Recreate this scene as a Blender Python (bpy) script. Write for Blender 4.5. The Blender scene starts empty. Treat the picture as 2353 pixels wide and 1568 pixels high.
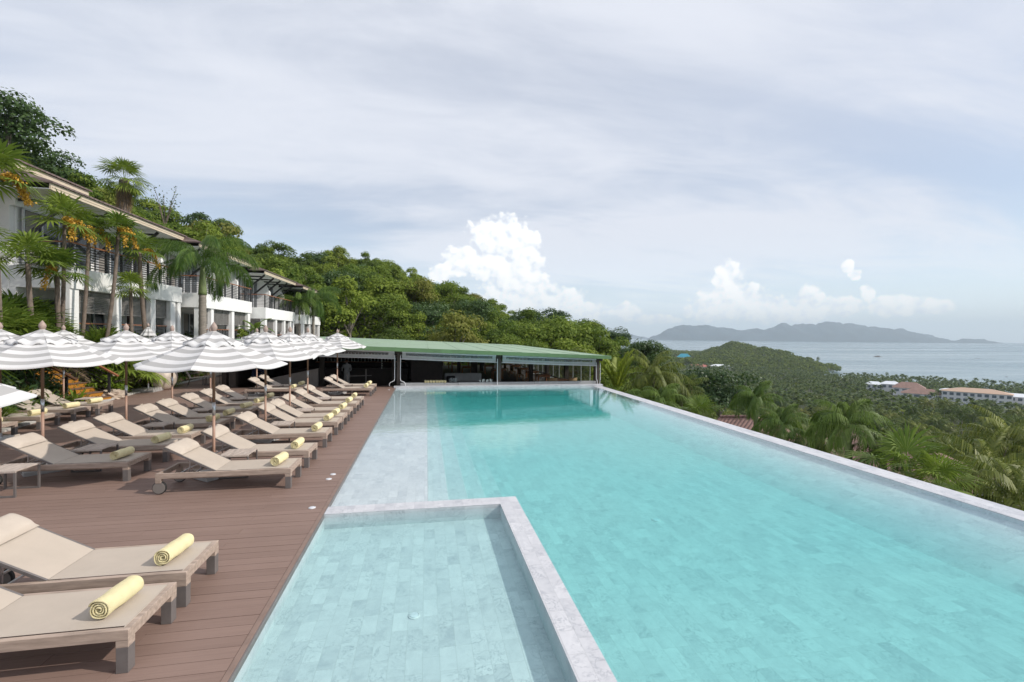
import bpy, math, random
import numpy as np
from mathutils import Vector, Matrix
rad = math.radians
sc = bpy.context.scene
col = sc.collection
RNG = random.Random(7)
NR = np.random.default_rng(11)

# ------------------------------------------------------------------ camera
EYE = 2.65
FPX, CX, CY = 1050.0, 1176.5, 784.0          # focal length and centre for a 2353 px wide frame
YAW, PITCH, ROLL = math.atan(197/1050), -14/1050, 0.010
Fw = Vector((math.sin(YAW)*math.cos(PITCH), math.cos(YAW)*math.cos(PITCH), math.sin(PITCH)))
R0 = Vector((math.cos(YAW), -math.sin(YAW), 0)); U0 = R0.cross(Fw)
Rt = R0*math.cos(ROLL) + U0*math.sin(ROLL); Up = Rt.cross(Fw)
cam = bpy.data.cameras.new('camera'); co = bpy.data.objects.new('camera', cam); col.objects.link(co)
co.matrix_world = Matrix(((Rt.x, Up.x, -Fw.x, 0), (Rt.y, Up.y, -Fw.y, 0), (Rt.z, Up.z, -Fw.z, EYE), (0, 0, 0, 1)))
cam.sensor_width = 36; cam.lens = 36*FPX/2353; cam.clip_start = 0.1; cam.clip_end = 60000
sc.camera = co

# ------------------------------------------------------------------ sun, sky, exposure
SUN_DIR = Vector((0.937*math.cos(rad(39)), -0.350*math.cos(rad(39)), math.sin(rad(39)))).normalized()
SUN_STRENGTH = 3.7
SKY_STRENGTH = 0.131
sc.view_settings.view_transform = 'Standard'; sc.view_settings.look = 'None'
sc.view_settings.exposure = 0.03; sc.view_settings.gamma = 1; sc.view_settings.use_curve_mapping = False
sl = bpy.data.lights.new('sun', 'SUN'); sl.energy = SUN_STRENGTH; sl.angle = rad(0.7); sl.color = (1.0, 0.93, 0.84)
so = bpy.data.objects.new('sun', sl); col.objects.link(so)
so.rotation_euler = SUN_DIR.to_track_quat('Z', 'Y').to_euler(); so.location = SUN_DIR*60
sc.cycles.max_bounces = 7; sc.cycles.diffuse_bounces = 3; sc.cycles.glossy_bounces = 3
sc.cycles.transmission_bounces = 4; sc.cycles.transparent_max_bounces = 14; sc.cycles.volume_bounces = 0
sc.cycles.use_denoising = True
sc.cycles.sample_clamp_indirect = 6

def two_sided_fresnel(t, ior, normal=None):
    # the same reflectance from either side of a single sheet
    ge = t.new('ShaderNodeNewGeometry'); fr = t.new('ShaderNodeFresnel')
    t.link(t.math('ADD', ior, t.math('MULTIPLY', ge.outputs['Backfacing'], 1/ior-ior)), fr.inputs[0])
    if normal is not None: t.link(normal, fr.inputs['Normal'])
    return fr

class NT:
    """tiny node-tree writer"""
    def __init__(s, tree): s.t = tree; s.n = tree.nodes; s.l = tree.links
    def new(s, typ, **kw):
        n = s.n.new(typ)
        for k, v in kw.items(): setattr(n, k, v)
        return n
    def link(s, a, b): s.l.new(a, b)
    def put(s, sock, v):
        if hasattr(v, 'is_output') or isinstance(v, bpy.types.NodeSocket): s.l.new(v, sock)
        else: sock.default_value = v
    def math(s, op, a, b=0.0, c=None, clamp=False):
        n = s.new('ShaderNodeMath', operation=op); n.use_clamp = clamp
        s.put(n.inputs[0], a); s.put(n.inputs[1], b)
        if c is not None: s.put(n.inputs[2], c)
        return n.outputs[0]
    def vmath(s, op, a, b=None):
        n = s.new('ShaderNodeVectorMath', operation=op); s.put(n.inputs[0], a)
        if b is not None: s.put(n.inputs[1], b)
        return n.outputs['Value'] if op in ('DOT_PRODUCT', 'LENGTH', 'DISTANCE') else n.outputs[0]
    def noise(s, vec, scale, detail=3, rough=0.5, dist=0.0, dim='3D'):
        n = s.new('ShaderNodeTexNoise', noise_dimensions=dim)
        if vec is not None: s.put(n.inputs['Vector'], vec)
        n.inputs['Scale'].default_value = scale; n.inputs['Detail'].default_value = detail
        n.inputs['Roughness'].default_value = rough; n.inputs['Distortion'].default_value = dist
        return n.outputs[0]
    def ramp(s, f, stops, interp='LINEAR'):
        n = s.new('ShaderNodeValToRGB'); s.put(n.inputs[0], f); cr = n.color_ramp; cr.interpolation = interp
        while len(cr.elements) < len(stops): cr.elements.new(0.5)
        for e, (p, c) in zip(cr.elements, stops):
            e.position = p; e.color = (c, c, c, 1) if isinstance(c, (int, float)) else (c[0], c[1], c[2], 1)
        return n.outputs[0]
    def mix(s, f, a, b, mode='MIX'):
        n = s.new('ShaderNodeMix', data_type='RGBA', blend_type=mode)
        s.put(n.inputs[0], f)
        for sock, v in ((n.inputs[6], a), (n.inputs[7], b)):
            s.put(sock, v if isinstance(v, bpy.types.NodeSocket) else (v[0], v[1], v[2], 1))
        return n.outputs[2]
    def smooth(s, v, a, b):
        n = s.new('ShaderNodeMapRange', interpolation_type='SMOOTHSTEP')
        s.put(n.inputs[0], v); n.inputs[1].default_value = a; n.inputs[2].default_value = b
        return n.outputs[0]

def build_world():
    w = bpy.data.worlds.new('World'); sc.world = w; w.use_nodes = True
    t = NT(w.node_tree); t.n.clear()
    out = t.new('ShaderNodeOutputWorld'); bg = t.new('ShaderNodeBackground')
    sky = t.new('ShaderNodeTexSky', sky_type='NISHITA'); sky.sun_disc = False
    sky.sun_elevation = math.asin(SUN_DIR.z); sky.sun_rotation = math.atan2(SUN_DIR.x, SUN_DIR.y)
    sky.altitude = 60; sky.air_density = 1.0; sky.dust_density = 0.8; sky.ozone_density = 2.0
    tc = t.new('ShaderNodeTexCoord'); d = tc.outputs['Generated']
    sp = t.new('ShaderNodeSeparateXYZ'); t.link(d, sp.inputs[0]); x, y, z = sp.outputs
    # --- high thin veil on a plane overhead, so its streaks run to the horizon
    zz = t.math('ADD', t.math('MAXIMUM', z, 0.0), 0.16)
    px = t.math('DIVIDE', x, zz); py = t.math('DIVIDE', y, zz)
    cb = t.new('ShaderNodeCombineXYZ'); t.link(px, cb.inputs[0]); t.link(py, cb.inputs[1])
    mp = t.new('ShaderNodeMapping'); t.link(cb.outputs[0], mp.inputs[0])
    mp.inputs['Rotation'].default_value = (0, 0, rad(35)); mp.inputs['Scale'].default_value = (0.42, 1.0, 1)
    mp.inputs['Location'].default_value = (3.1, 1.7, 0)
    n1 = t.noise(mp.outputs[0], 0.75, 6, 0.52, 0.7)
    n2 = t.noise(mp.outputs[0], 2.6, 6, 0.62, 1.2)
    nn = t.math('ADD', t.math('MULTIPLY', n1, 0.78), t.math('MULTIPLY', n2, 0.22))
    veil = t.smooth(nn, 0.38, 0.60)
    veil = t.math('MULTIPLY_ADD', veil, 0.38, 0.58)
    # --- cumulus in azimuth / elevation
    az = t.math('ARCTAN2', x, y); el = t.math('ARCSINE', t.math('MINIMUM', t.math('MAXIMUM', z, -1.0), 1.0))
    pc = t.new('ShaderNodeCombineXYZ'); t.link(az, pc.inputs[0]); t.link(el, pc.inputs[1]); P = pc.outputs[0]
    def angles(u, v):
        a = math.atan((u-1176)/1050)+YAW
        hz = 770+0.01*(u-1176)
        return a, math.atan((hz-v)/math.hypot(1050, u-1176))
    A = [(1150,545,88,52),(1205,562,42,46),(1195,620,62,68),(1140,610,55,75),(1222,678,58,62),(1165,705,95,60),
         (1300,692,55,38),(1345,722,62,36),(1262,712,80,46),(1012,628,34,26),(1070,600,60,40),(1440,718,36,26),
         (1672,645,42,48),(1690,690,72,55),(1640,705,62,44),(1745,712,85,36),(1852,690,44,40),(1805,722,150,28),
         (1925,706,64,30),(1944,612,17,17),(1962,632,20,14),(1992,672,22,22),(2062,702,82,30),(2135,706,62,24),
         (1580,716,18,20),(1500,735,70,14)]
    def field(Pin):
        acc = None
        for (u, v, ru, rv) in A:
            a, e = angles(u, v); k = math.cos(a-YAW)
            vv = t.vmath('SUBTRACT', Pin, (a, e, 0)); vv = t.vmath('MULTIPLY', vv, (1050/(ru*k*k), 1050/(rv*k), 0))
            q = t.vmath('DOT_PRODUCT', vv, vv)
            if acc is None: acc = q
            else:
                n = t.new('ShaderNodeMath', operation='SMOOTH_MIN'); t.link(acc, n.inputs[0]); t.link(q, n.inputs[1])
                n.inputs[2].default_value = 0.35; acc = n.outputs[0]
        return t.math('SUBTRACT', 1.0, acc)
    F = field(P)
    def billow(Pin, sc_, dz):
        vo = t.new('ShaderNodeTexVoronoi', feature='SMOOTH_F1', voronoi_dimensions='2D')
        t.link(Pin, vo.inputs['Vector']); vo.inputs['Scale'].default_value = sc_; vo.inputs['Smoothness'].default_value = 0.35
        return t.math('SUBTRACT', 0.5, vo.outputs['Distance'])
    def detail(Pin):
        b1 = billow(Pin, 34, 0); b2 = billow(Pin, 80, 0); n3 = t.noise(Pin, 60, 6, 0.6)
        s_ = t.math('MULTIPLY', b1, 0.75); s_ = t.math('MULTIPLY_ADD', b2, 0.42, s_)
        return t.math('MULTIPLY_ADD', n3, 1.0, s_)
    D1 = detail(P); D2 = detail(t.vmath('ADD', P, (0.010, 0.010, 0)))
    tot = t.math('ADD', F, t.math('SUBTRACT', D1, 0.75))
    cum = t.smooth(tot, -0.12, 0.42)
    lit = t.math('MULTIPLY_ADD', t.math('SUBTRACT', D1, D2), 1.1, 0.62)
    lit = t.math('ADD', lit, t.math('MULTIPLY', F, 0.22))
    lit = t.math('MINIMUM', t.math('MAXIMUM', lit, 0.0), 1.0)
    ccol = t.mix(lit, (6.6, 7.1, 7.8), (9.4, 9.35, 9.2))
    hor = t.smooth(z, 0.0, 0.16)
    cum = t.math('MULTIPLY', cum, t.math('MULTIPLY_ADD', hor, 0.25, 0.72))
    vcol = t.mix(hor, (7.6, 7.8, 8.1), (6.35, 6.6, 7.25))
    band = t.math('MULTIPLY', t.smooth(z, 0.42, 0.14), t.smooth(nn, 0.62, 0.42))
    veil = t.math('MULTIPLY', veil, t.math('SUBTRACT', 1.0, t.math('MULTIPLY', band, 0.40)))
    c = t.mix(veil, sky.outputs[0], vcol)
    # milky band low over the sea
    low = t.smooth(z, 0.24, 0.0)
    c = t.mix(t.math('MULTIPLY', low, 0.62), c, (7.5, 8.6, 9.5))
    c = t.mix(cum, c, ccol)
    t.link(c, bg.inputs[0]); bg.inputs[1].default_value = SKY_STRENGTH
    t.link(bg.outputs[0], out.inputs[0])
build_world()

# ------------------------------------------------------------------ helpers
def W(dx, Z):
    """ground position in the column dx of the frame at depth Z"""
    a = math.atan((dx-1176)/1050)+YAW; r = Z/math.cos(a-YAW)
    return r*math.sin(a), r*math.cos(a)

def tag(o, label=None, cat=None, group=None, kind=None):
    if label: o['label'] = label
    if cat: o['category'] = cat
    if group: o['group'] = group
    if kind: o['kind'] = kind
    return o
def empty(name, loc=(0, 0, 0), rz=0):
    o = bpy.data.objects.new(name, None); o.empty_display_size = 0.2
    o.location = loc; o.rotation_euler = (0, 0, rz); col.objects.link(o); return o
def dup(root, loc=None, rz=None, scale=None):
    r = root.copy(); col.objects.link(r)
    if loc is not None: r.location = loc
    if rz is not None: r.rotation_euler = (0, 0, rz)
    if scale is not None: r.scale = (scale,)*3 if not isinstance(scale, tuple) else scale
    for ch in list(KIDS.get(root.name, [])):
        c = ch.copy(); col.objects.link(c); c.parent = r
        for g in KIDS.get(ch.name, []):
            d_ = g.copy(); col.objects.link(d_); d_.parent = c
    return r
KIDS = {}
def adopt(o, parent):
    if parent is not None:
        o.parent = parent; KIDS.setdefault(parent.name, []).append(o)

class MB:
    def __init__(s): s.v = []; s.f = []; s.m = []; s.mi = 0
    def add(s, vs, fs):
        b = len(s.v); s.v += [tuple(p) for p in vs]
        for f in fs: s.f.append(tuple(b+i for i in f)); s.m.append(s.mi)
        return s
    def box(s, x0, y0, z0, x1, y1, z1):
        x0, x1 = min(x0, x1), max(x0, x1); y0, y1 = min(y0, y1), max(y0, y1); z0, z1 = min(z0, z1), max(z0, z1)
        return s.add([(x0,y0,z0),(x1,y0,z0),(x1,y1,z0),(x0,y1,z0),(x0,y0,z1),(x1,y0,z1),(x1,y1,z1),(x0,y1,z1)],
              [(0,3,2,1),(4,5,6,7),(0,1,5,4),(1,2,6,5),(2,3,7,6),(3,0,4,7)])
    def cbox(s, x, y, z, sx, sy, sz): return s.box(x-sx/2, y-sy/2, z-sz/2, x+sx/2, y+sy/2, z+sz/2)
    def bar(s, p, q, w, h=None, up=(0, 0, 1)):
        h = h or w; p = Vector(p); q = Vector(q); d = (q-p).normalized(); u = Vector(up)
        if abs(d.dot(u)) > 0.98: u = Vector((0, 1, 0))
        r = d.cross(u).normalized()*w/2; u = r.cross(d).normalized()*h/2
        vs = [p-r-u, p+r-u, p+r+u, p-r+u, q-r-u, q+r-u, q+r+u, q-r+u]
        return s.add(vs, [(0,3,2,1),(4,5,6,7),(0,1,5,4),(1,2,6,5),(2,3,7,6),(3,0,4,7)])
    def tube(s, pts, rr, n=8, cap=True):
        pts = [Vector(p) for p in pts]
        if not hasattr(rr, '__len__'): rr = [rr]*len(pts)
        b = len(s.v); prev = None
        for i, p in enumerate(pts):
            d = (pts[min(i+1, len(pts)-1)]-pts[max(i-1, 0)]).normalized()
            if prev is None:
                a = Vector((0, 0, 1)) if abs(d.z) < 0.9 else Vector((1, 0, 0)); u = d.cross(a).normalized()
            else: u = (prev-d*prev.dot(d)).normalized()
            prev = u; w = d.cross(u)
            for k in range(n):
                t = 2*math.pi*k/n; s.v.append(tuple(p+(u*math.cos(t)+w*math.sin(t))*rr[i]))
        for i in range(len(pts)-1):
            for k in range(n):
                a = b+i*n+k; c = b+i*n+(k+1) % n
                s.f.append((a, c, c+n, a+n)); s.m.append(s.mi)
        if cap:
            s.f.append(tuple(b+k for k in range(n))[::-1]); s.m.append(s.mi)
            e = b+(len(pts)-1)*n; s.f.append(tuple(e+k for k in range(n))); s.m.append(s.mi)
        return s
    def lathe(s, prof, n=16, c=(0, 0, 0), axis='z'):
        b = len(s.v)
        for (r, z) in prof:
            for k in range(n):
                t = 2*math.pi*k/n; a_, b_ = r*math.cos(t), r*math.sin(t)
                p = (a_, b_, z) if axis == 'z' else ((a_, z, b_) if axis == 'y' else (z, a_, b_))
                s.v.append((c[0]+p[0], c[1]+p[1], c[2]+p[2]))
        for i in range(len(prof)-1):
            for k in range(n):
                a = b+i*n+k; q = b+i*n+(k+1) % n
                s.f.append((a, q, q+n, a+n)); s.m.append(s.mi)
        s.f.append(tuple(b+k for k in range(n))[::-1]); s.m.append(s.mi)
        e = b+(len(prof)-1)*n; s.f.append(tuple(e+k for k in range(n))); s.m.append(s.mi)
        return s
    def build(s, name, mats, parent=None, smooth=False, bevel=0, loc=None):
        me = bpy.data.meshes.new(name); me.from_pydata(s.v, [], s.f)
        mats = mats if isinstance(mats, (list, tuple)) else [mats]
        for m in mats: me.materials.append(m)
        me.polygons.foreach_set('material_index', s.m)
        if smooth: me.polygons.foreach_set('use_smooth', [True]*len(s.f))
        me.update(); o = bpy.data.objects.new(name, me); col.objects.link(o)
        if bevel:
            bv = o.modifiers.new('bevel', 'BEVEL'); bv.width = bevel; bv.segments = 2; bv.limit_method = 'ANGLE'
        if loc: o.location = loc
        adopt(o, parent); return o

def npobj(name, V, Q, mat, parent=None, smooth=False):
    me = bpy.data.meshes.new(name); V = np.asarray(V, np.float32); Q = np.asarray(Q, np.int32)
    k = Q.shape[1]
    me.vertices.add(len(V)); me.vertices.foreach_set('co', V.ravel())
    me.loops.add(Q.size); me.loops.foreach_set('vertex_index', Q.ravel())
    me.polygons.add(len(Q)); me.polygons.foreach_set('loop_start', np.arange(0, Q.size, k, dtype=np.int32))
    if smooth: me.polygons.foreach_set('use_smooth', np.ones(len(Q), bool))
    me.materials.append(mat); me.update(calc_edges=True)
    o = bpy.data.objects.new(name, me); col.objects.link(o); adopt(o, parent); return o

# ------------------------------------------------------------------ materials
M = {}
def mat(name, base, rough=0.6, var=0.12, vscale=6.0, bump=0.0, bscale=60, metal=0.0, stretch=None, spec=0.5, trans=0.0, coat=0.0):
    m = bpy.data.materials.new(name); m.use_nodes = True; t = NT(m.node_tree); n = t.n
    p = n['Principled BSDF']; tc = t.new('ShaderNodeTexCoord'); v = tc.outputs['Object']
    if stretch:
        mp = t.new('ShaderNodeMapping'); t.link(v, mp.inputs[0]); mp.inputs['Scale'].default_value = stretch; v = mp.outputs[0]
    f = t.noise(v, vscale, 5, 0.6)
    lo = [c*(1-var) for c in base]; hi = [min(1, c*(1+var)) for c in base]
    c = t.ramp(f, [(0.3, lo), (0.7, hi)]); t.link(c, p.inputs['Base Color'])
    p.inputs['Roughness'].default_value = rough; p.inputs['Metallic'].default_value = metal
    p.inputs['Specular IOR Level'].default_value = spec
    if coat: p.inputs['Coat Weight'].default_value = coat
    if bump:
        b = t.new('ShaderNodeBump'); b.inputs['Strength'].default_value = bump; b.inputs['Distance'].default_value = 0.01
        t.link(t.noise(v, bscale, 4, 0.6), b.inputs['Height']); t.link(b.outputs[0], p.inputs['Normal'])
    if trans:
        out = n['Material Output']; tr = t.new('ShaderNodeBsdfTranslucent'); t.link(c, tr.inputs[0])
        mx = t.new('ShaderNodeMixShader'); mx.inputs[0].default_value = trans
        t.link(p.outputs[0], mx.inputs[1]); t.link(tr.outputs[0], mx.inputs[2]); t.link(mx.outputs[0], out.inputs[0])
    M[name] = m; return m
mat('white_wall', (0.83, 0.83, 0.825), 0.75, 0.05, 1.3, 0.15, 90)
mat('cream_fascia', (0.62, 0.52, 0.40), 0.6, 0.06, 3)
mat('louver', (0.24, 0.23, 0.22), 0.6)
mat('dark_metal', (0.025, 0.025, 0.028), 0.45)
mat('handrail_wood', (0.28, 0.11, 0.05), 0.5, 0.2)
mat('door_brown', (0.045, 0.015, 0.010), 0.45, 0.2)
mat('door_frame', (0.55, 0.56, 0.58), 0.5, 0.04)
mat('curtain', (0.26, 0.24, 0.22), 0.8, 0.1)
mat('plain_dark', (0.02, 0.018, 0.016), 0.7)
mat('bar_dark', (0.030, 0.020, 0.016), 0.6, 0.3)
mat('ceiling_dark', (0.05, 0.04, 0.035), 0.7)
mat('roof_green', (0.25, 0.35, 0.235), 0.55, 0.10, 0.7, 0.1, 8)
mat('fascia_green', (0.12, 0.22, 0.10), 0.5, 0.15, 2)
mat('awning', (0.50, 0.50, 0.50), 0.6, 0.08, 3, 0.5, 25)
mat('white_metal', (0.72, 0.73, 0.75), 0.35)
mat('steel', (0.55, 0.56, 0.58), 0.28, 0.05, metal=0.9)
mat('counter', (0.33, 0.33, 0.33), 0.5, 0.1)
mat('post_wood', (0.07, 0.055, 0.045), 0.7, 0.4, 4, 0.4, 30, stretch=(4, 4, 0.5))
mat('table_wood', (0.42, 0.17, 0.07), 0.4, 0.3, 8, stretch=(1, 8, 1))
mat('rattan', (0.34, 0.21, 0.10), 0.7, 0.3, 30, 0.6, 60)
mat('black_fabric', (0.02, 0.02, 0.022), 0.9)
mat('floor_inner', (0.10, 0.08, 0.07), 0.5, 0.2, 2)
mat('bottle', (0.55, 0.58, 0.55), 0.1)
mat('pole_wood', (0.36, 0.22, 0.16), 0.45, 0.18, 5, stretch=(3, 3, 0.4))
mat('pole_dark', (0.17, 0.10, 0.06), 0.45, 0.18, 5, stretch=(3, 3, 0.4))
mat('finial', (0.36, 0.27, 0.23), 0.6, 0.12, 20)
mat('sling', (0.47, 0.405, 0.34), 0.85, 0.05, 3, 0.25, 500)
mat('pillow', (0.53, 0.46, 0.39), 0.9, 0.05, 4, 0.3, 300)
mat('teak', (0.38, 0.295, 0.24), 0.65, 0.28, 5, 0.3, 40, stretch=(0.7, 5, 5))
mat('teak_slat', (0.46, 0.39, 0.34), 0.65, 0.25, 6, 0.3, 40, stretch=(5, 0.7, 5))
mat('leg_metal', (0.15, 0.135, 0.13), 0.45, 0.12, 8)
mat('hub_grey', (0.20, 0.18, 0.165), 0.5, 0.06)
mat('rubber', (0.02, 0.02, 0.02), 0.8)
mat('towel', (0.80, 0.71, 0.42), 0.95, 0.07, 12, 0.9, 220)
mat('base_stone', (0.42, 0.41, 0.40), 0.8, 0.1, 9)
mat('kerb', (0.50, 0.49, 0.46), 0.8, 0.12, 3)
mat('step_orange', (0.42, 0.18, 0.02), 0.55, 0.12, 4)
mat('step_brown', (0.17, 0.105, 0.075), 0.6, 0.2, 4)
mat('rock', (0.42, 0.34, 0.27), 0.85, 0.5, 2.2, 1.0, 8)
mat('jar', (0.58, 0.50, 0.42), 0.6, 0.35, 3, 0.4, 10)
mat('trunk', (0.16, 0.125, 0.10), 0.85, 0.3, 5, 0.8, 20)
mat('trunk_grey', (0.24, 0.21, 0.18), 0.85, 0.25, 4, 0.7, 14, stretch=(1, 1, 4))
mat('crownshaft', (0.15, 0.19, 0.07), 0.5, 0.2, 4)
mat('dead_leaf', (0.26, 0.18, 0.10), 0.85, 0.3, 4, trans=0.2)
mat('fruit', (0.62, 0.36, 0.04), 0.6, 0.3, 12)
mat('tile_roof', (0.16, 0.105, 0.09), 0.7, 0.25, 3)
mat('light_rim', (0.62, 0.62, 0.63), 0.35)
mat('lens', (0.60, 0.62, 0.66), 0.15)
mat('skin', (0.32, 0.17, 0.10), 0.6, 0.04)
mat('shirt_blue', (0.04, 0.055, 0.12), 0.85)
mat('shirt_white', (0.55, 0.55, 0.55), 0.85)
mat('trousers', (0.03, 0.03, 0.035), 0.85)
mat('hair', (0.012, 0.01, 0.009), 0.6)
mat('roof_blue', (0.02, 0.26, 0.36), 0.5)
mat('roof_pink', (0.50, 0.17, 0.14), 0.6)
mat('roof_orange', (0.235, 0.14, 0.11), 0.7, 0.2, 0.4)
mat('roof_peach', (0.52, 0.36, 0.26), 0.7, 0.1)
mat('roof_white', (0.72, 0.75, 0.78), 0.5)
mat('far_wall', (0.66, 0.66, 0.68), 0.7, 0.05)
mat('far_window', (0.10, 0.13, 0.16), 0.3)
mat('soil', (0.17, 0.12, 0.08), 0.95, 0.4, 0.8, 0.5, 4)
mat('red_soil', (0.30, 0.15, 0.09), 0.95, 0.3, 0.8)
mat('seat_beige', (0.44, 0.38, 0.32), 0.85)
mat('chair_dark', (0.14, 0.115, 0.10), 0.7)
mat('red_leaf', (0.30, 0.05, 0.03), 0.6, 0.3, trans=0.2)
mat('flower', (0.30, 0.10, 0.32), 0.7)

def glossy_glass(name, base, rough=0.04):
    m = bpy.data.materials.new(name); m.use_nodes = True; t = NT(m.node_tree); p = t.n['Principled BSDF']
    tc = t.new('ShaderNodeTexCoord'); f = t.noise(tc.outputs['Object'], 0.8, 2, 0.5)
    t.link(t.ramp(f, [(0.35, [c*0.5 for c in base]), (0.65, [c*1.3 for c in base])]), p.inputs['Base Color'])
    p.inputs['Roughness'].default_value = rough; p.inputs['Specular IOR Level'].default_value = 0.45
    p.inputs['IOR'].default_value = 1.5; M[name] = m
glossy_glass('window_glass', (0.045, 0.055, 0.065))
def clear_sheet(name, tint, refl=1.45, haze=0.0):
    m = bpy.data.materials.new(name); m.use_nodes = True; t = NT(m.node_tree); t.n.clear()
    out = t.new('ShaderNodeOutputMaterial'); tr = t.new('ShaderNodeBsdfTransparent'); gl = t.new('ShaderNodeBsdfGlossy')
    fr = two_sided_fresnel(t, refl)
    tc = t.new('ShaderNodeTexCoord'); nz = t.noise(tc.outputs['Object'], 3.0, 3)
    b = t.new('ShaderNodeBump'); b.inputs['Strength'].default_value = 0.25; b.inputs['Distance'].default_value = 0.03
    t.link(nz, b.inputs['Height']); t.link(b.outputs[0], gl.inputs['Normal'])
    tr.inputs[0].default_value = (*tint, 1); gl.inputs[0].default_value = (1, 1, 1, 1); gl.inputs['Roughness'].default_value = 0.05
    mx = t.new('ShaderNodeMixShader'); t.link(fr.outputs[0], mx.inputs[0]); t.link(tr.outputs[0], mx.inputs[1]); t.link(gl.outputs[0], mx.inputs[2])
    last = mx.outputs[0]
    if haze:
        df = t.new('ShaderNodeBsdfDiffuse'); df.inputs[0].default_value = (0.6, 0.62, 0.65, 1)
        m2 = t.new('ShaderNodeMixShader'); m2.inputs[0].default_value = haze; t.link(last, m2.inputs[1]); t.link(df.outputs[0], m2.inputs[2]); last = m2.outputs[0]
    t.link(last, out.inputs[0]); M[name] = m
clear_sheet('glass_panel', (0.86, 0.90, 0.89), haze=0.06)
clear_sheet('plastic_sheet', (0.72, 0.76, 0.80), haze=0.22)

def leafmat(name, a, b, tr=0.35, rough=0.5, yellow=0.0, spec=0.35):
    m = bpy.data.materials.new(name); m.use_nodes = True; t = NT(m.node_tree); p = t.n['Principled BSDF']; out = t.n['Material Output']
    oi = t.new('ShaderNodeObjectInfo'); ge = t.new('ShaderNodeNewGeometry')
    f = t.noise(ge.outputs['Position'], 0.9, 4, 0.65)
    ri = ge.outputs['Random Per Island']
    k = t.math('ADD', t.math('MULTIPLY', f, 0.55), t.math('ADD', t.math('MULTIPLY', oi.outputs['Random'], 0.28), t.math('MULTIPLY', ri, 0.25)))
    c = t.ramp(k, [(0.32, a), (0.75, b)])
    if yellow:
        g = t.math('FRACT', t.math('MULTIPLY', oi.outputs['Random'], 17.31))
        c = t.mix(t.smooth(g, 1-yellow, 1.0), c, (0.22, 0.22, 0.045))
        g2 = t.math('FRACT', t.math('MULTIPLY', oi.outputs['Random'], 7.77))
        c = t.mix(t.math('MULTIPLY', t.smooth(g2, 0.80, 0.95), 0.7), c, (0.035, 0.075, 0.020))
    t.link(c, p.inputs['Base Color']); p.inputs['Roughness'].default_value = rough; p.inputs['Specular IOR Level'].default_value = spec
    ts = t.new('ShaderNodeBsdfTranslucent'); t.link(t.mix(0.5, c, (0.10, 0.16, 0.02)), ts.inputs[0])
    mx = t.new('ShaderNodeMixShader'); mx.inputs[0].default_value = tr
    t.link(p.outputs[0], mx.inputs[1]); t.link(ts.outputs[0], mx.inputs[2]); t.link(mx.outputs[0], out.inputs[0]); M[name] = m
leafmat('leaf_hill', (0.075, 0.140, 0.018), (0.270, 0.340, 0.042), 0.42, 0.7, yellow=0.16)
leafmat('leaf_dark', (0.028, 0.065, 0.022), (0.085, 0.145, 0.040), 0.3)
leafmat('leaf_far', (0.032, 0.075, 0.012), (0.165, 0.195, 0.032), 0.3, 0.95, spec=0.1)
leafmat('leaf_palm', (0.060, 0.130, 0.022), (0.200, 0.290, 0.055), 0.38, 0.5)
leafmat('leaf_coconut', (0.038, 0.085, 0.012), (0.230, 0.250, 0.050), 0.33, 0.5, spec=0.25, yellow=0.12)
leafmat('leaf_fan', (0.085, 0.155, 0.022), (0.270, 0.350, 0.055), 0.42, 0.5)
leafmat('leaf_lime', (0.16, 0.24, 0.02), (0.36, 0.42, 0.05), 0.4)
leafmat('leaf_bright', (0.10, 0.17, 0.012), (0.26, 0.34, 0.03), 0.35)
leafmat('leaf_grass', (0.07, 0.085, 0.02), (0.17, 0.17, 0.05), 0.3, 0.7)
leafmat('leaf_brown', (0.09, 0.065, 0.04), (0.19, 0.14, 0.07), 0.3, 0.7)

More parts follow.
